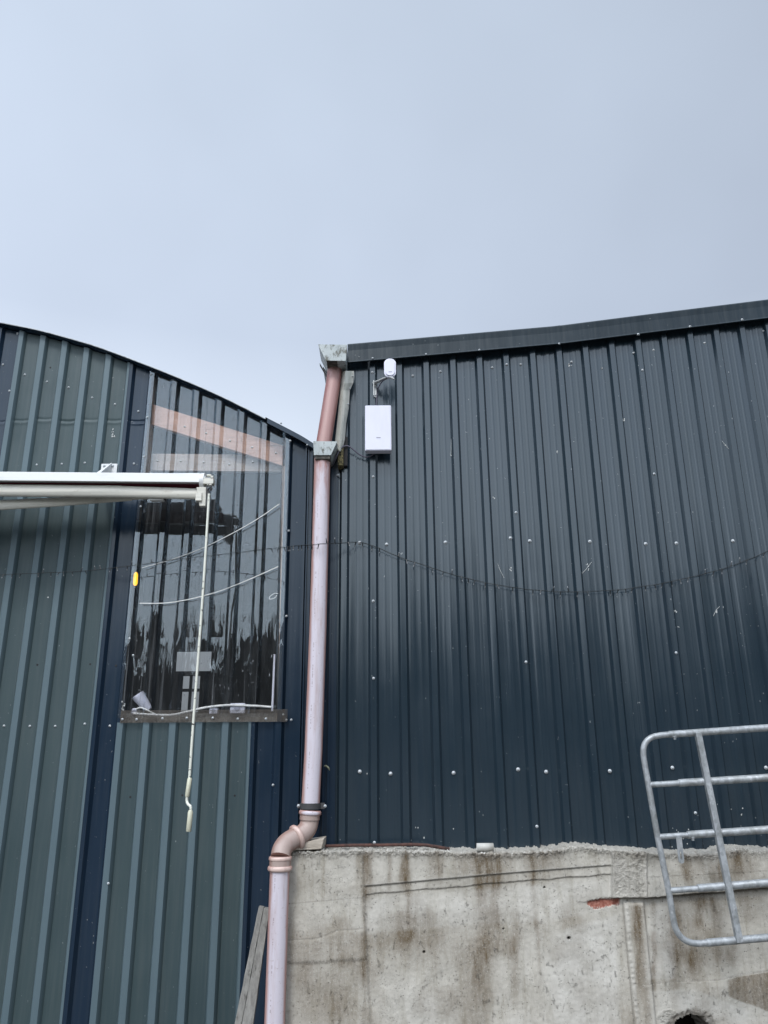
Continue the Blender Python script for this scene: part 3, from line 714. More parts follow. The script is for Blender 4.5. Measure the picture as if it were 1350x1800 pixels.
# ================================================================== ANTENNA, BOX, CABLES
AN = thing('small_antenna', 'small rounded white antenna on a bent steel bracket above the flat white box', 'antenna', P(660,696,YR))
def rbox(px0, py0, px1, py1, Y0, Y1, rad, name, m, parent, seg=6, bev=.006):
    a, b = P(px0,py1,Y0), P(px1,py0,Y0); x0,z0,x1,z1 = a.x,a.z,b.x,b.z
    poly = []
    for (cx_, cz_, s0) in ((x1-rad,z1-rad,0),(x0+rad,z1-rad,1),(x0+rad,z0+rad,2),(x1-rad,z0+rad,3)):
        for k in range(seg+1):
            q = math.pi/2*(s0+k/seg); poly.append((cx_+rad*math.cos(q), Y0, cz_+rad*math.sin(q)))
    mb = MB().prism(poly, (0,Y1-Y0,0)); o = mb.build(name, m, parent)
    bm = bmesh.new(); bm.from_mesh(o.data)
    ed = [e_ for e_ in bm.edges if len(e_.link_faces)==2 and e_.calc_face_angle(0) > R(60)]
    bmesh.ops.bevel(bm, geom=ed, offset=bev, segments=4, affect='EDGES'); bm.to_mesh(o.data); bm.free()
    return o
rbox(675.3,629,695.8,661.8,4.93,4.965,.040,'antenna_body',M['white'],AN,10,.010)
mb = MB()
h0, h1 = P(657.5,676,YR), P(693,664.5,4.96)
# vertical leg on the rib, then arm out towards the camera and sideways
mb.prism([P(656.8,671.5,YR-.006),P(661.8,671,YR-.006),P(661.8,699,YR-.006),P(656.8,697.5,YR-.006)], (0,-.004,0))
mb.prism([P(656.5,671.5,YR-.010),P(657.6,671.5,YR-.010),P(657.6,697.5,YR-.010),P(656.5,697.5,YR-.010)], (0,-.028,0))
A1 = P(657.5,673.5,YR-.012); A2 = P(684,662.5,4.95); A3 = P(693.5,666.5,4.94)
def flatbar(mb, a, b, w, th):
    a, b = Vector(a), Vector(b); t_ = (b-a).normalized(); s_ = t_.cross(Vector((0,0,1))).normalized()*w; u = Vector((0,0,1))*th
    mb.hexa([a-s_-u, a+s_-u, b+s_-u, b-s_-u, a-s_+u, a+s_+u, b+s_+u, b-s_+u])
flatbar(mb, A1, A2, .016, .004); flatbar(mb, A2, A3, .013, .003)
mb.tube([P(685,663,4.95),P(685.5,658,4.95)], .007, 10)
ao = mb.build('mount_bracket', M['zinc'], AN)
for q in ((660.5,681),(660.5,695)): screw(q[0],q[1],YR-.011,ao,.0075)
BX = thing('white_box', 'flat white rectangular box with rounded corners fixed on the dark shed wall', 'electrical box', P(664,791,YR))
rbox(641.8,712,687.2,791.5,5.03,5.10,.008,'box_cover',M['white'],BX,4,.005)
a, b = P(646,716,5.10), P(683,787,5.10); MB().box((a.x,5.101,b.z),(b.x,YR+.01,a.z)).build('back_plate', M['awnwhite'], BX)
mb = MB(); gq = P(659.5,790,5.075); mb.tube([gq+Vector((0,0,.004)), gq-Vector((0,0,.012))], .009, 12); mb.tube([gq-Vector((0,0,.012)), gq-Vector((0,0,.018))], .006, 12); mb.build('cable_gland', M['clamp'], BX)
a, b = P(661.5,768.6,5.03), P(669,770,5.03); MB().box((a.x,5.0285,b.z),(b.x,5.0299,a.z)).build('printed_mark', M['mark'], BX)
a, b = P(683,653,4.93), P(689,654,4.93); MB().box((a.x,4.9285,b.z),(b.x,4.9299,a.z)).build('printed_mark', M['mark'], AN)
tag(MB().tube(catmull([P(688,664,4.97),P(675,668,5.0),P(667,678,5.08),P(663,690,YR-.014),P(662,702,YR-.012),P(661,714,YR-.012)],8), .0042, 8).build('antenna_cable', M['cable']), 'short dark cable from the small antenna down into the white box', 'cable')
tag(MB().tube(catmull([P(659.5,789,5.09),P(657,797,5.10),P(650,802.5,5.12),P(641,803,5.12),P(631,798.5,5.11),P(622,791,5.10),P(613,784.5,5.09),P(606,784,5.085),P(600,788,5.065),P(594,797,5.05),P(589,808,5.06),P(584,818,5.10)],8), .0048, 8).build('box_cable', M['cable']), 'grey cable sagging from the bottom of the white box to the gutter', 'cable')

# ================================================================== STRING LIGHTS
SP = [(-60,1016,5.90),(0,1010,5.90),(75,1007,5.89),(150,1003,5.88),(240,993,5.86),(300,984,5.84),(372,976,5.78),(440,968,5.6),(500,961.5,5.25),(548,957,4.925),(583,954.5,4.94),(600,954,5.0),(632,953,5.10),
      (660,961,5.115),(700,978,5.115),(750,995,5.11),(800,1011,5.11),(860,1025,5.11),(930,1036,5.11),(1000,1040,5.11),(1080,1037,5.11),(1140,1029,5.11),(1190,1020,5.11),(1240,1008,5.11),(1290,993,5.11),(1350,968,5.10),(1420,930,5.10)]
SLt = thing('string_lights', 'thin dark string of unlit fairy lights sagging across both shed walls', 'string lights', P(632,953,5.10))
TH = 1
W3 = catmull([P(*q) for q in SP], 10)
W3 = [p + Vector((0,0,.0035*noise.noise(p*9))) for p in W3]
MB().tube(W3, .0017, 6).build('wire', M['wire'], SLt)
MB().tube([p+Vector((0,.004,-.004+.006*noise.noise(p*14+Vector((5,5,5))))) for p in W3], .0010, 5).build('wire', M['wire'], SLt)
def bulb_mesh():
    mb = MB().tube([(0,0,0),(0,0,.012),(0,0,.026)], [.0042,.0038,.0028], 8); mb.tube([(0,0,.026),(0,0,.034),(0,0,.037)], [.0032,.003,.001], 8)
    o = mb.build('bulb', M['bulb']); o.data.materials.append(M['bulbtip'])
    for i, p in enumerate(o.data.polygons):
        if p.center.z > .0262: p.material_index = 1
    me = o.data; bpy.data.objects.remove(o); return me
BM_ = bulb_mesh()
acc = 0; nb = 0; rb_ = random.Random(11); nxt = .05
for p, q in zip(W3, W3[1:]):
    acc += (q-p).length
    if acc > nxt and nb < 98:
        nxt += rb_.choice([.055,.06,.06,.07,.13]); nb += 1
        o = bpy.data.objects.new('bulb', BM_); C.objects.link(o); o.location = p
        down = rb_.random() < .72
        o.rotation_euler = ((math.pi if down else 0)+rb_.uniform(-.4,.4), rb_.uniform(-.4,.4), 0); put(o, SLt)

# ================================================================== BEHIND THE CLEAR SHEET
def cord(name, pts, r, label, Y=YL+.055, m=None):
    o = MB().tube(catmull([P(a,b,Y) for a, b in pts], 8), r, 8).build(name, m or M['wcord']); return tag(o, label, 'cord', 'white cords and cable at the clear sheet')
M['wcord'] = mat('white_cord', (.9,.9,.88), .5)
cord('hanging_line', [(250,998),(300,984),(350,966),(400,942),(450,914),(491,886)], .0034, 'upper of two white cords slanting across the clear sheet', YL-.014)
cord('hanging_line', [(246,1060.5),(290,1060),(330,1054),(380,1041),(430,1022),(489,996)], .0034, 'lower of two white cords curving across the clear sheet', YL-.014)
cord('white_cable', [(234,1254),(262,1256),(300,1257),(330,1251),(360,1244),(394,1240),(420,1240),(450,1241),(477,1243)], .009, 'thick white cable lying along the bottom of the window behind the clear sheet')
cord('looped_cord', [(489,1043.5),(483,1043),(475,1048),(474,1053),(482,1051.5),(487,1046)], .0025, 'small pale loop of cord near the right edge of the clear sheet')
FL = thing('floodlight', 'white floodlight tilted behind the lower left corner of the clear sheet', 'floodlight', P(236,1254,YL+.1))
MB().tube([P(242,1221,YL+.075),P(246,1227,YL+.08),P(258,1242,YL+.10),P(263,1247,YL+.10)], [.050,.046,.034,.02], 18).build('lamp_body', M['white'], FL)
MB().tube([P(236,1252,YL+.07),P(236,1249,YL+.10)], .022, 14).build('mount_foot', M['white'], FL)
MB().tube(catmull([P(237,1247,YL+.08),P(248,1244,YL+.06),P(262,1250,YL+.06),P(274,1256,YL+.07)],6), .006, 8).build('lead', M['wcord'], FL)
def sbox(px0,py0,px1,py1,label,name):
    a, b = P(px0,py1,YL+.07), P(px1,py0,YL+.07)
    o = MB().box((a.x,YL+.06,a.z),(b.x,YL+.12,b.z)).build(name, M['white'], None, .004)
    r = thing(name, label, 'socket box', ((a.x+b.x)/2, YL+.09, a.z), 'socket boxes behind the clear sheet'); o.name = 'box_body'; put(o, r)
    c = MB().tube([((a.x+b.x)/2,YL+.054,(a.z+b.z)/2),((a.x+b.x)/2,YL+.0595,(a.z+b.z)/2)], min(b.x-a.x,b.z-a.z)*.3, 14).build('socket_face', M['mark'], r)
sbox(404,1236,431,1254,'larger white socket box on the window sill behind the clear sheet','socket_box')
sbox(368,1244,383,1255,'smaller white socket box on the sill near the middle of the window','socket_box')
wt = MB().prism([P(481,1150,YL+.06),P(484,1150,YL+.06),P(480,1250,YL+.06),P(476.5,1250,YL+.06)], (0,.03,0)).build('white_trim_strip', M['white'], LB)
AM = thing('amber_lamp', 'small amber lamp glowing behind the left rib of the clear sheet', 'lamp', P(238,1032,YL+.06))
MB().tube([P(239.2,1006,YL+.06),P(238.8,1010,YL+.06),P(237.8,1026,YL+.06),P(237.5,1030,YL+.06)], [.008,.017,.017,.008], 14).build('lens', M['amber'], AM)  # glowing piece in place of the orange reflection on the rib
MB().tube([P(237.5,1030,YL+.06),P(237.3,1034,YL+.06)], .015, 12).build('lamp_base', M['clamp'], AM)

# ================================================================== CONCRETE WALL
YC = 4.95
def concf(t, b):
    g = G(t)
    n1 = g.noise(2.2, 7, .65); n2 = g.noise(14, 5, .65); 
    c = g.mix(g.mr(n1,.3,.7), (.35,.33,.285), (.52,.50,.45))
    c = g.mix(g.mr(n2,.4,.75,0,.5), c, (.58,.555,.49))
    c = g.mix(g.mr(g.noise(6,6,.7,(3,3,.5)),.48,.75,0,.65), c, (.22,.195,.14))
    st = g.n('ShaderNodeAttribute'); st.attribute_name = 'stain'
    br = g.mr(g.noise(16,7,.75,(2.2,2.2,.5)), .30, .62)
    c = g.mix(g.math('MULTIPLY', st.outputs['Fac'], g.mr(br,0,1,.45,1)), c, (.115,.082,.045))
    dk = g.n('ShaderNodeAttribute'); dk.attribute_name = 'grime'
    c = g.mix(g.math('MULTIPLY', dk.outputs['Fac'], g.mr(n2,.2,.7,.5,1)), c, (.06,.055,.045))
    pl = g.n('ShaderNodeAttribute'); pl.attribute_name = 'pale'
    c = g.mix(g.math('MULTIPLY', g.math('MULTIPLY', pl.outputs['Fac'], .6), g.mr(n2,.25,.7,.4,1)), c, (.66,.655,.62))
    # blowholes
    v = g.n('ShaderNodeTexVoronoi'); v.inputs['Scale'].default_value = 48; g.l(g.coord(), v.inputs['Vector'])
    sel = g.math('GREATER_THAN', g.noise(16,2,.5), .50)
    pit = g.math('MULTIPLY', g.mr(v.outputs['Distance'],.06,.16,1,0), sel)
    v2 = g.n('ShaderNodeTexVoronoi'); v2.inputs['Scale'].default_value = 130; g.l(g.coord((1,1,.75)), v2.inputs['Vector'])
    pit2 = g.math('MULTIPLY', g.mr(v2.outputs['Distance'],.10,.24,1,0), g.math('GREATER_THAN', g.noise(24,2,.5), .55))
    pp = g.math('MAXIMUM', pit, g.math('MULTIPLY', pit2, .8))
    # irregular scratches and torn skin
    rg = g.noise(32, 7, .8, (1,1,.7)); scr_ = g.mr(rg, .60,.68,0,.85)
    c = g.mix(g.math('MULTIPLY', pp, .75), c, (.085,.078,.06)); c = g.mix(g.math('MULTIPLY', scr_, .55), c, (.15,.14,.115))
    c = g.mix(g.mr(g.noise(150,3,.7),.56,.72,0,.5), c, (.60,.59,.55))
    bk_ = g.n('ShaderNodeAttribute'); bk_.attribute_name = 'brick'
    c = g.mix(g.math('GREATER_THAN', dk.outputs['Fac'], .985), c, (.012,.011,.009))  # holes painted near black, standing in for the shade inside them
    c = g.mix(bk_.outputs['Fac'], c, g.mix(g.mr(g.noise(60,4),.4,.65), (.25,.09,.065), (.40,.19,.145)))
    g.l(c, b.inputs['Base Color'])
    rgh = g.n('ShaderNodeAttribute'); rgh.attribute_name = 'rough'
    h = g.math('SUBTRACT', g.math('MULTIPLY', g.noise(45,6,.75), g.mr(rgh.outputs['Fac'],0,1,.8,5.0)), g.math('ADD', pp, scr_))
    g.l(g.bump(h, .0035), b.inputs['Normal'])
M['concrete'] = mat('weathered_concrete', (.4,.4,.37), .92, spec=.25, build=concf)
CW = thing('concrete_wall', 'stained weathered concrete wall with rough top edge under the right shed', 'wall', (1.4, YC, 0))
XC0, XC1 = P(507,1600,YC).x, 5.4
tp = [(480,1499),(510,1499),(640,1496),(700,1496.5),(780,1498),(860,1501),(905,1499),(960,1497),(1000,1490),(1030,1490),(1062,1493.5),(1130,1498),(1180,1501),(1225,1503),(1260,1500),(1300,1493),(1350,1496.5),(1500,1496)]
TPw = [(P(a,b,YC).x, P(a,b,YC).z) for a, b in tp]
nx, nz_ = 800, 290
xr_ = np.concatenate([np.linspace(XC0, P(1400,1600,YC).x, nx-20), np.linspace(P(1400,1600,YC).x, XC1, 21)[1:]]); nx = len(xr_)
t_ = np.concatenate([np.linspace(0,.28,12)[:-1], np.linspace(.28,1,nz_-11)]); nz_ = len(t_)
ztop = np.interp(xr_, [a for a,_ in TPw], [b for _,b in TPw])
ztop = ztop + np.array([.009*noise.noise(Vector((x*11,0,3)))+.007*noise.noise(Vector((x*40,1,3)))+.009*noise.noise(Vector((x*120,1,3)))+.004*noise.noise(Vector((x*300,1,3))) for x in xr_])
X = np.repeat(xr_[None,:], nz_, 0); Z = t_[:,None]*ztop[None,:]
px, py = to_px(X, np.full_like(X, YC), Z)
def seg_y(x, pts): return np.interp(x, [a for a,_ in pts], [b for _,b in pts])
def gauss(d, w): return np.exp(-(d/w)**2)
def sstep(v, a, b): q = np.clip((v-a)/(b-a),0,1); return q*q*(3-2*q)
NO = np.zeros_like(X); NB = np.zeros_like(X); NL = np.zeros_like(X); NF = np.zeros_like(X)
for i in range(nz_):
    for j in range(nx):
        v = Vector((X[i,j]*9, 0, Z[i,j]*9)); NO[i,j] = noise.noise(v); 
        NB[i,j] = noise.noise(v*5.2); NL[i,j] = noise.noise(v*.35); NF[i,j] = noise.noise(v*13.0) + .5*noise.noise(v*24.0)
out_ = np.zeros_like(X)                 # metres towards the camera
stain = np.zeros_like(X); grime = np.zeros_like(X); pale = np.zeros_like(X); rough_ = np.zeros_like(X); brick = np.zeros_like(X)  # dark mask: dirt and joints, plus painted shade in holes and below the band
out_ += .0035*NO + .0012*NB + .006*NL
jx = px + 2.5*NO; jy = py + 2.0*NO + 1.2*NB
# strip between two casting lines
ya = seg_y(px, [(640,1557),(720,1550),(860,1537),(1075,1520)]); yb = seg_y(px, [(640,1573),(720,1565),(860,1553),(960,1545),(1085,1536)])
inx = sstep(px,638,646)*(1-sstep(px,1072,1078))
out_ += .010*inx*(1-sstep(py,ya-1,ya+1)); out_ += .006*inx*(1-sstep(jy,yb-1,yb+1))
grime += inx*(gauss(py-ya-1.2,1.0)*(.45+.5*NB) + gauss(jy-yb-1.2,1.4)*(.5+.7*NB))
pale += inx*gauss(py-ya+1.5,1.2)*.5
# left bay: steps
lf_ = 1-sstep(jx,636,646)
out_ += lf_*.006
y1_ = seg_y(px,[(500,1652),(560,1648),(590,1636),(640,1630)]); y2_ = seg_y(px,[(500,1690),(560,1689),(600,1686),(640,1684)]); y0_ = seg_y(px,[(500,1589),(640,1577)])
out_ += lf_*.0035*sstep(jy,y1_-2,y1_+6)*(1-sstep(jy,y2_,y2_+6)); grime += lf_*(gauss(jy-y1_,1.4)*.5+gauss(jy-y2_-1,3.6)*(.35+.5*NF)+gauss(py-y0_,.9)*.4)
grime += gauss(px-seg_y(py,[(1495,637),(1800,651)])-1.5*NB,2.4)*.62*(.5+.5*np.abs(NB)*2)
# brown runs below the top edge: (x, width, length, strength)
for (x_s, w_s, l_s, a_s) in [(648,9,90,.65),(640,6,320,.45),(628,5,60,.4),(684,4,60,.55),(709,9,70,.75),(716,6,150,.35),(770,9,45,.55),(755,6,60,.3),(838,6,90,.85),(868,15,60,.95),(846,16,330,.5),(868,8,180,.55),(893,9,50,.5),(930,16,48,.6),(956,11,44,.7),(935,5,330,.35),(978,12,32,.4),(1200,9,48,.8),(1222,12,80,.45),(1262,9,46,.75),(1290,9,40,.45),(1160,8,25,.35),(1243,7,120,.35)]:
    cxs = 640+(x_s-640)*(py+3364)/(4860.0)
    stain += a_s*gauss(px+1.8*NO*2-cxs, w_s)*(1-sstep(py,1500+l_s*.55,1500+l_s+25))*(.75+.5*NO)
stain += .45*gauss(px-590,40)*gauss(py-1760,60) + .35*gauss(px-720,70)*gauss(py-1650,40) + .35*gauss(px-830,30)*sstep(py,1600,1700)
stain += .30*sstep(NL+.4*NO,.0,.5)
# below the right band: runs
for (x_s, w_s, y_s, l_s, a_s) in [(1186,10,1578,220,.55),(1230,9,1578,60,.55),(1260,14,1575,160,.4),(1150,5,1585,200,.6),(1286,14,1640,70,.4),(1216,14,1650,90,.5),(1320,18,1575,60,.3),(540,16,1690,130,.3),(700,14,1600,90,.35),(905,10,1600,200,.3),(1120,7,1590,210,.55)]:
    stain += a_s*gauss(px+3*NO-x_s, w_s)*sstep(py,y_s-2,y_s+6)*(1-sstep(py,y_s+l_s*.6,y_s+l_s))*(.8+.5*NO)
# pale areas and diagonal pour line
pale += .75*sstep(px,940,1000)*(1-sstep(px,1080,1095))*sstep(jy - seg_y(px,[(900,1660),(1000,1625),(1090,1600)]),0,14)
pale += .55*inx*sstep(py-yb,4,14)*(1-sstep(jy-seg_y(px,[(650,1635),(820,1620),(960,1615),(1090,1590)]),0,10))*(.7+.5*NO)
pale += .55*gauss(jx-745,52)*gauss(jy-1775,40) + .6*sstep(jx,1132,1140)*(1-sstep(jx,1182,1190))*sstep(py,1582,1600)*(1-sstep(py,1718,1724))
pale += .5*sstep(px,1132,1150)*sstep(jy-seg_y(px,[(1130,1740),(1220,1735),(1350,1790)]),0,6)*(1-sstep(px,1300,1340))
yd = seg_y(px,[(700,1755),(735,1733),(775,1708),(826,1690),(860,1668)]); md = sstep(px,715,730)*(1-sstep(px,835,860))
out_ += md*.0006*(1-sstep(jy,yd-2,yd+2)); grime += md*gauss(jy-yd,1.8)*.14*(.5+NF)
grime += .55*sstep(px,655,670)*(1-sstep(px,706,712))*sstep(py,1690,1720)*(NF>.35)*.5
# rough block and protruding band at the right
bx = sstep(px,1072+1.5*0,1076)*(1-sstep(px,1128,1136)); by = 1-sstep(jy,1576,1580)
xband = sstep(px,1128,1134); yband = seg_y(px,[(1128,1579),(1200,1571),(1350,1560)])
out_ += bx*by*(.036 + .003*NB + .0028*NF + .006*NO); rough_ += bx*by*1.0
out_ += xband*(1-sstep(jy,yband-2,yband+1))*(.035+.004*NO)
grime += xband*gauss(jy-yband-2,3.0)*.8 + bx*gauss(py-1578,2.2)*.75 + bx*by*gauss(jx-1119-6*NB,3)*.55*np.clip(.5+2*NF,0,1)  # includes the painted shadow line under the protruding band
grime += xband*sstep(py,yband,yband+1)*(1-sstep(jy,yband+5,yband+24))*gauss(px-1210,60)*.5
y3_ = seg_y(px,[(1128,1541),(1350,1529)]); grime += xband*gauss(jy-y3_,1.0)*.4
# joint column at x 1090-1140
xc = 640+(1098-640)*(py+3364)/4980.0; xd = 640+(1131-640)*(py+3364)/4950.0
low = sstep(py,1582,1590)
out_ += low*(.014*(px>xc)*(px<xd)); 
out_ += low*.004*gauss(px-xc-4-1.5*NO,3.6)*(.55+.22*np.sin(py*.62+5*NL+2*NO)+.5*NB+.3*NF); grime += low*(gauss(px-xc+1,1.3)*.6+gauss(px-xd,2.2)*.75); pale += low*gauss(px-xc-5,3)*.5
stain += low*.35*gauss(px-(xc+xd)/2-4,9)
y4_ = seg_y(px,[(1125,1731),(1180,1726),(1260,1722),(1350,1706)]); m4 = sstep(px,1125,1132)
out_ += m4*.007*sstep(jy,y4_-1,y4_+2); grime += m4*gauss(jy-y4_,1.6)*.6
stain += .55*sstep(px,1275,1285)*sstep(jy,y4_,y4_+4)*(1-sstep(jy-seg_y(px,[(1270,1745),(1350,1775)]),0,5))
# brick showing
bm_ = sstep(jx,1029,1034)*(1-sstep(jx,1088,1092))*sstep(py,seg_y(px,[(1029,1584),(1050,1579),(1092,1577)])-1+5*np.abs(NF),seg_y(px,[(1029,1586),(1050,1581),(1092,1579)])+5*np.abs(NF))*(1-sstep(jy+4*NF,seg_y(px,[(1029,1588),(1045,1595),(1092,1589)]),seg_y(px,[(1029,1589),(1045,1597),(1092,1591)])))
brick += bm_; out_ -= .012*bm_; grime += gauss(jy-1585,1.2)*sstep(px,1013,1018)*(1-sstep(px,1028,1032))*.9
# holes
for (hx,hy,hr) in ((1000,1649,3.2),(745.5,1673.5,2.6),(885,1633,1.6),(957,1560,2.0)):
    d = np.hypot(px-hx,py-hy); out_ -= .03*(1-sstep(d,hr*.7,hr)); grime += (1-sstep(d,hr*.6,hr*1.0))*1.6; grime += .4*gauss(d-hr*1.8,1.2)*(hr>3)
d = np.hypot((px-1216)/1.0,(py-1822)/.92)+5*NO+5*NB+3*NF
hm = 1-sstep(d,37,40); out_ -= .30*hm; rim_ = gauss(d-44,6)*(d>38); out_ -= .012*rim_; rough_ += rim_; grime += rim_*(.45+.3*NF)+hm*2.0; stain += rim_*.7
d = np.hypot((px-1175)/1.6,(py-1786))+3*NB; out_ -= .006*(1-sstep(d,8,12))*(.5+NF); rough_ += (1-sstep(d,8,14))
# crumbled lip
tl_ = ztop[None,:]-Z; lip = gauss(tl_, .020); out_ += lip*(.003+.006*NB+.009*NF+.004*NO); rough_ += gauss(tl_,.03)*.9; pale += gauss(tl_,.016)*.55*(.5+.8*NF)
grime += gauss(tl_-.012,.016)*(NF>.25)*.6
Yw = YC - out_
vs = np.stack([X.ravel(), Yw.ravel(), Z.ravel()], 1).tolist()
fs = [(i*nx+j, i*nx+j+1, (i+1)*nx+j+1, (i+1)*nx+j) for i in range(nz_-1) for j in range(nx-1)]
# top ledge rows going back to the shed
base = len(vs); nt_ = 9
for r_ in range(1, nt_):
    f_ = r_/(nt_-1); Yb = YC + (5.22-YC)*f_
    for j in range(nx):
        vs.append((xr_[j], Yb, ztop[j] + (.012*noise.noise(Vector((xr_[j]*30,Yb*30,1)))+.006)*min(1,4*(1-f_)+.3)))
row = lambda r_, j: (nz_-1)*nx+j if r_ == 0 else base+(r_-1)*nx+j
for r_ in range(nt_-1):
    for j in range(nx-1): fs.append((row(r_,j), row(r_,j+1), row(r_+1,j+1), row(r_+1,j)))
# left end face
lb0 = len(vs); vs += [(XC0, 5.6, 0), (XC0, 5.6, float(ztop[0]))]
colL = [i*nx for i in range(nz_)] + [row(r_,0) for r_ in range(1,nt_)]
fs.append(tuple(colL + [lb0+1, lb0])[::-1])
me = bpy.data.meshes.new('wall_face'); me.from_pydata(vs, [], fs); me.update()
nv = len(vs); ntop = nv - nz_*nx
grime = np.where(grime > 1.3, 1.0, np.minimum(grime, .9))
stain *= 1.55
for nm, arr, dv in (('stain',stain,.1),('grime',grime,.0),('pale',pale,.5),('rough',rough_,1.0),('brick',brick,0)):
    at = me.attributes.new(nm,'FLOAT','POINT'); at.data.foreach_set('value', np.concatenate([np.clip(arr, 0, 1 if nm != 'grime' else 9).ravel(), np.full(ntop,dv)]).astype(np.float32))
me.polygons.foreach_set('use_smooth', [True]*len(fs)); me.materials.append(M['concrete'])
wf = bpy.data.objects.new('wall_face', me); C.objects.link(wf); put(wf, CW)
# crumbs of aggregate along the broken top edge: far too many to count
def crumb_mesh():
    mb = MB(); r_ = random.Random(5)
    for k in range(2200):
        x = r_.uniform(XC0+.01, P(1400,1500,YC).x); z = float(np.interp(x, xr_, ztop)); s_ = r_.choice([.002,.003,.003,.004,.005,.008])*r_.uniform(.7,1.2)
        c = Vector((x, YC - .012 + r_.random()**2*.12, z + s_*.2 - (r_.random() < .3)*.008))
        ax = [Vector((r_.gauss(0,1),r_.gauss(0,1),r_.gauss(0,1))).normalized() for _ in range(1)][0]
        u = ax.orthogonal().normalized(); w = ax.cross(u)
        pts = [c+ax*s_, c-ax*s_*.8, c+u*s_*.9, c-u*s_, c+w*s_*.7, c-w*s_*.9]
        mb.add(pts, [(0,2,4),(0,4,3),(0,3,5),(0,5,2),(1,4,2),(1,3,4),(1,5,3),(1,2,5)])
    return mb
M['crumb'] = mat('concrete_crumbs', (.5,.48,.44), .95, build=lambda t,b:(lambda g:(g.l(g.mix(g.mr(g.noise(60,2),.4,.65),(.28,.26,.22),(.62,.61,.57)), b.inputs['Base Color']),))(G(t)))
tag(crumb_mesh().build('loose_aggregate', M['crumb'], CW), None, None, None, 'stuff')

# things lying on the ledge
zl_ = lambda px_: float(np.interp(P(px_,1498,5.03).x, xr_, ztop))
a = P(512,1494,4.99); b = P(570,1494,4.99); zb_ = zl_(560)+.012
tw = MB().hexa([(a.x,4.93,zb_-.004),(b.x-.015,4.955,zb_),(b.x,5.10,zb_),(a.x,5.10,zb_),(a.x+.05,4.94,zb_+.035),(b.x,4.96,zb_+.058),(b.x+.004,5.10,zb_+.060),(a.x+.05,5.10,zb_+.04)]).build('timber_block', M['woodfresh'], None, .003)
tag(tw, 'short weathered timber block wedged under the pipe bend on the wall top', 'timber')
zz = zl_(640)+.02
tag(MB().tube(catmull([(P(571,1493,5.02).x,5.06,zl_(575)+.018),(P(620,1493,5.02).x,5.04,zz+.0),(P(680,1493,5.02).x,5.03,zz+.001),(P(740,1493,5.02).x,5.02,zz+.002),(P(790,1494,5.02).x,5.0,zl_(790)+.016)],6), .0095, 10).build('rusty_rod', M['rust']), 'long rusty steel rod lying along the wall top beneath the cladding', 'steel rod')
zz = zl_(852)+.030
tp_ = MB(); a, b = P(838.5,1492,4.97), P(868,1492,4.97)
seg=18; vs=[]; fs=[]
for (x,rr_) in ((a.x,.0225),(b.x,.0225),(b.x,.019),(a.x,.019)):
    for k in range(seg): q=2*math.pi*k/seg; vs.append((x,4.985+rr_*math.cos(q),zz+rr_*math.sin(q)))
for i in range(4):
    for k in range(seg): fs.append((i*seg+k, i*seg+(k+1)%seg, ((i+1)%4)*seg+(k+1)%seg, ((i+1)%4)*seg+k))
tp_.add(vs, fs, True)
ow = tp_.build('pipe_offcut', mat('grey_white_plastic',(.50,.50,.47),.5,build=lambda t,b:(lambda g:(g.l(g.mix(g.mr(g.noise(12,5,.6),.4,.7),(.56,.56,.53),(.36,.35,.31)), b.inputs['Base Color']),))(G(t))))
tag(ow, 'short grey white pipe offcut lying on top of the concrete wall', 'pipe offcut')

# leaning board beside the lower pipe
PL = thing('leaning_board', 'weathered grey timber boards leaning beside the lower downpipe', 'timber board', P(430,1850,4.9))
def lean(p0, p1, w0, w1, Y0, Y1, th, name):
    t0 = [P(p0[0],p0[1],Y0), P(p0[0]+w0,p0[1]+1.5,Y0)]; b0_ = [P(p1[0],p1[1],Y1), P(p1[0]+w1,p1[1],Y1)]
    d_ = Vector((.0,th,0)); n = 14; mb = MB(); vs = []
    for i in range(n+1):
        f_ = i/n; l_ = t0[0]+(b0_[0]-t0[0])*f_; r_ = t0[1]+(b0_[1]-t0[1])*f_
        wv = Vector((.003*noise.noise(Vector((i*.7,w0,1))),.002*noise.noise(Vector((i*.7,w0,5))),0))
        vs += [l_+wv, r_+wv, r_+wv+d_, l_+wv+d_]
    fs = [(i*4+j,(i+1)*4+j,(i+1)*4+(j+1)%4,i*4+(j+1)%4) for i in range(n) for j in range(4)] + [(0,1,2,3),(n*4+3,n*4+2,n*4+1,n*4)]
    return mb.add(vs, fs).build(name, M['wood'], PL, .0015)
lean((455,1593),(402,1850), 8.5, 13, 5.02, 4.80, .03, 'narrow_board')
lean((463.8,1596),(415.5,1850), 10, 22, 5.012, 4.79, .04, 'wide_board')

# ================================================================== GATE
GA = thing('metal_gate', 'galvanised tubular metal gate hanging crooked in front of the concrete wall', 'gate', P(1350,1700,4.62))
YG = 4.62
g0, g1_ = P(1350,1279,YG), P(1176,1291,YG)
def ext(px0, py0, px1, py1, X1=4.1):   # line through two measured points carried on to X1
    a, b = P(px0,py0,YG), P(px1,py1,YG); s_ = (b.z-a.z)/(b.x-a.x); return a, Vector((X1, YG, a.z+s_*(X1-a.x)))
fr_pts = [(1180,1290.6),(1160,1292.6),(1146,1296),(1136,1303.5),(1131.5,1314),(1131,1326),(1133.5,1345),(1139,1375),(1148,1427),(1157,1476),(1166,1520),(1175.5,1567),(1183,1612),(1187,1630),(1194,1643.5),(1205,1653),(1220,1658),(1245,1657.6)]
fr_o = MB().tube(catmull([P(a,b,YG) for a, b in fr_pts], 6), .0165, 20).build('end_frame', M['galv'], GA)
rails = [((1176,1291),(1350,1279),None),((1141,1379.5),(1350,1366.8),1193),((1158.5,1471),(1350,1458),1208),((1176,1565.5),(1350,1551.5),1226),((1242,1657.3),(1350,1648),None)]
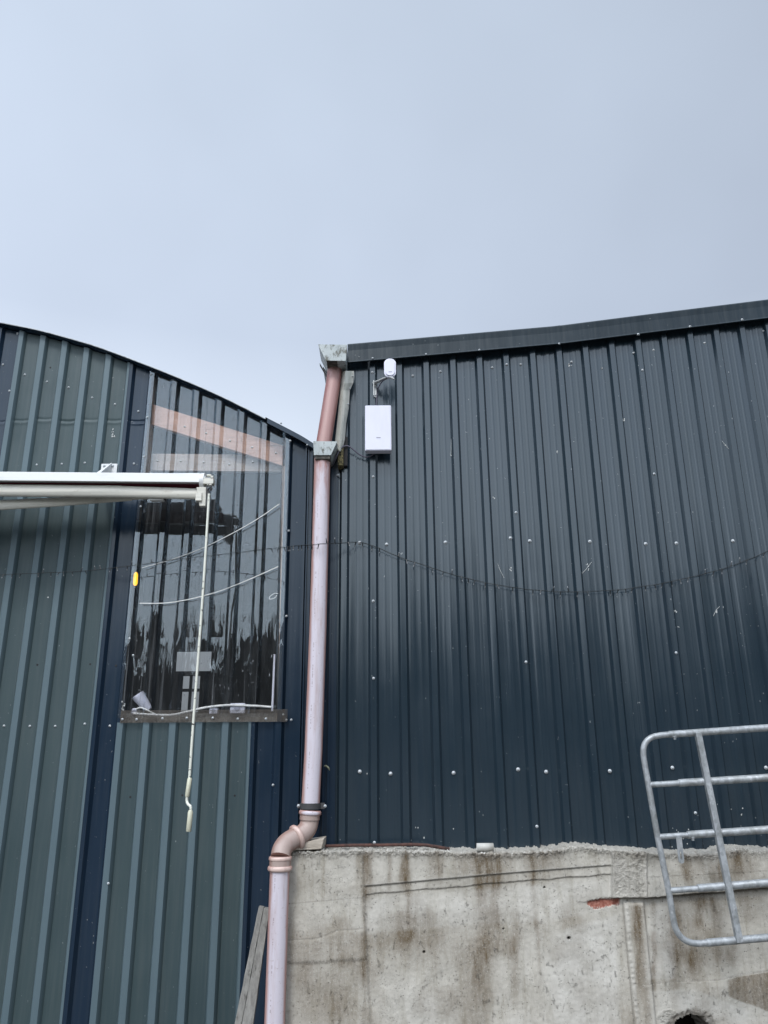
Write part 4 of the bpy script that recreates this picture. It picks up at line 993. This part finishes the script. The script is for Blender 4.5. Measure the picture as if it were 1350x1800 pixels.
for (a_, b_, stp_) in rails:
    A_, B_ = ext(*a_, *b_)
    if stp_ is None:
        MB().tube([A_, B_], .0195, 20).build('rail', M['galv'], GA)
    else:
        f_ = (P(stp_,a_[1],YG).x - A_.x)/(B_.x-A_.x); Mx = A_ + (B_-A_)*f_
        ro = MB().tube([Mx, Mx+(B_-Mx).normalized()*.003, Mx+(B_-Mx).normalized()*.004, B_], [.0150,.0192,.0205,.0205], 20).build('rail', M['galv'], GA)
        MB().tube([A_, Mx+Vector((.02,0,0))], .0155, 18).build('inner_tube', M['galv'], ro)
def stile(pxt, pyt, pxb, pyb):
    a, b = P(pxt,pyt,YG), P(pxb,pyb,YG); u = (b-a).normalized(); s_ = Vector((u.z,0,-u.x)).normalized()
    if s_.x < 0: s_ = -s_
    w = .017; f = Vector((0,-.036,0)); k = Vector((0,-.004,0))
    return MB().hexa([b-s_*w+f, b+s_*w+f, b+s_*w+k, b-s_*w+k, a-s_*w+f, a+s_*w+f, a+s_*w+k, a-s_*w+k])
stile(1224,1287,1297,1655).build('stile', M['galv'], GA, .003)
off = P(1224,1287,YG) - P(1180,1290,YG)
for dx in (1.0, 1.95):
    a = P(1224,1287,YG); b = P(1297,1655,YG); s_ = (g0.z-g1_.z)/(g0.x-g1_.x)
    u = (b-a).normalized(); w = .017; ss = Vector((-u.z,0,u.x)); ss = ss if ss.x > 0 else -ss
    a = a+Vector((dx,0,s_*dx)); b = b+Vector((dx,0,s_*dx)); f = Vector((0,-.036,0)); k = Vector((0,-.004,0))
    MB().hexa([b-ss*w+f,b+ss*w+f,b+ss*w+k,b-ss*w+k,a-ss*w+f,a+ss*w+f,a+ss*w+k,a-ss*w+k]).build('stile', M['galv'], GA, .003)
for (x_s, y_s) in ((1186,1298),(1218,1475.5)):
    p = P(x_s,y_s,YG-.01); mb = MB(); mb.tube([p+Vector((0,0,.012)), p+Vector((0,0,-.006))], .0085, 6); mb.tube([p+Vector((0,0,.014)), p+Vector((0,0,.006))], .0125, 12); mb.build('set_bolt', M['galv'], GA)
# slotted strap hanging from the third rail
T0, T1 = P(1193.5,1472,YG-.018), P(1198.5,1518,YG-.018); u = (T1-T0).normalized(); s_ = Vector((-u.z,0,u.x)); s_ = s_ if s_.x>0 else -s_
w = .0155; Lh = (T1-T0).length; outer = []; 
pt = lambda a_, b_: T0+u*a_+s_*b_
outer = [pt(0,-w), pt(0,w)] + [pt(Lh-w+w*math.sin(q), w*math.cos(q)) for q in np.linspace(0,math.pi,9)]
hs, he, hw = Lh*.55, Lh*.82, .0035
# frame around the slot: build as strips
mb = MB(); th = Vector((0,.005,0))
mb.prism([pt(0,-w),pt(0,w),pt(hs,w),pt(hs,-w)], th); mb.prism([pt(hs,-w),pt(hs,-hw),pt(he,-hw),pt(he,-w)], th); mb.prism([pt(hs,hw),pt(hs,w),pt(he,w),pt(he,hw)], th)
mb.prism([pt(he,-w),pt(he,w)] + [pt(max(he,Lh-w)+(Lh-max(he,Lh-w))*math.sin(q), w*math.cos(q)) for q in np.linspace(.1,math.pi-.1,9)], th)
mb.build('slotted_strap', M['galv'], GA)
gp = thing('gate_post', 'galvanised steel post carrying the far end of the metal gate', 'post', (4.16, YG+.02, 0))
MB().tube([(4.16,YG+.02,0),(4.16,YG+.02,2.2)], .045, 20).build('post_tube', M['galv'], gp)
MB().tube([(4.16,YG+.02,2.2),(4.16,YG+.02,2.215)], .048, 20).build('post_cap', M['galv'], gp)
for z in (.75, 1.75): MB().box((4.08,YG-.02,z),(4.125,YG+.02,z+.05)).build('hinge', M['galv'], gp, .003)

# ================================================================== bird marks, scratches, paint patches on the sheets
M['chalk'] = mat('dried_white_mark', (.55,.57,.56), .9)
def splash(px_, py_, w, h, Y, parent, n=6, seed=0):
    r_ = random.Random(seed); mb = MB()
    for k in range(n):
        cx_, cy_ = px_+r_.uniform(-.5,.5)*w, py_+r_.uniform(-.5,.5)*h
        ra = r_.uniform(.6,1.4); pts = []
        for q in range(7):
            an = 2*math.pi*q/7; pts.append(P(cx_+ra*.8*math.cos(an)*r_.uniform(.5,1.2), cy_+ra*1.3*math.sin(an)*r_.uniform(.5,1.3), Y))
        mb.prism(pts, (0,.0008,0))
    put(mb.build('white_splash', M['chalk']), parent)
for i, (a, b, w, h, n) in enumerate([(198.5,762,6,16,14),(63,685,4,6,4),(104,1024,1.5,4,2),(84,1050,2,8,2)]): splash(a,b,w,h,YL+DL-.0045-.0012,sh['g1'],n,i)
splash(217,1241,5,16,YL-.0055,sh['n1'],10,40)
for i, (a, b, w, h, n) in enumerate([(1003,641,9,5,9),(1058,648,3,3,2),(1275,782,2,3,2),(868,876,3,5,3),(897,1000,3,8,3),(1032,997,6,12,5),(1193,1102,3,1,2),(1188,1073,4,8,3),(1260,1073,3,8,3),(1273,1068,3,4,2),(648,1034,2,5,3),(709,1090,3,4,3),(793,800,1,4,2),(980,794,1.5,3,2),(1098,738,2,3,2),(710,961,1,5,2),(645,1360+0,1,1,1),(1200,1476,40,50,14),(760,1470,90,40,14),(1280,1440,60,60,10)]):
    Y = YR+DR-.0045; splash(a,b,w,h,Y,sheet_of(P(a,b,Y).x, rightsheets, edges),n,100+i)
def scratch(pts, Y, parent, r_=.0012):
    put(MB().tube([P(a,b,Y) for a, b in pts], r_, 5).build('scratch', M['chalk']), parent)
for pts in ([(793,765),(793,790),(792.5,802)],[(875,991),(878,1000),(886,1016)],[(1269,775),(1276,784),(1282,790)],[(1022,1009),(1030,1001),(1040,988)],[(1254,1083),(1259,1072),(1265,1066)]):
    p = P(pts[0][0],pts[0][1],YR+DR); scratch(pts, YR+DR-.005, sheet_of(p.x, rightsheets, edges))
splash(631.5,627,3,5,YV-.0045,v1,2,60)

# ================================================================== WHAT THE SHEETS MIRROR: the wood behind the camera, with side trees added to cut side light
tm = MB(); r_ = random.Random(21)
def conifer(mb, x, y, h, w):
    mb.tube([(x,y,0),(x,y,h*.35)], [.2,.15], 6, cap=False)
    L_ = int(9+h*.6)
    for k in range(L_):
        f_ = k/L_; z0 = h*(.06+.86*f_); z1 = z0 + h*.17; ra = w*(1-f_)**.85+.12; n = 9; ph = r_.random()*6
        vs = [(x+.05*r_.gauss(0,1),y,min(z1,h))]; 
        for q in range(n*2):
            an = ph+math.pi*q/n; rr2 = ra*(1.0 if q%2 else .55)*r_.uniform(.75,1.15); vs.append((x+rr2*math.cos(an), y+rr2*math.sin(an), z0-(.12*ra if q%2 else 0)+r_.uniform(-.1,.1)))
        mb.add(vs, [(0,1+q,1+(q+1)%(n*2)) for q in range(n*2)])
for k in range(230):
    an = r_.uniform(-1.75,1.75); ra = 38 + r_.uniform(0,10)
    x = ra*math.sin(an)*1.05; y = -ra*math.cos(an) - 1
    h = r_.uniform(9.5,12.3) + (1.8 if x > 0 else 0) + (2.5 if abs(an) > .9 else 0)  # side trees added and made taller to block light on the rib flanks
    conifer(tm, x, y, h, r_.uniform(1.4,2.3))
M['fir'] = mat('dark_conifer', (.018,.026,.02), .95, spec=.1)
tag(tm.build('conifer_wood', M['fir']), 'dark row of conifers on the far side of the yard', 'trees', None, 'stuff')
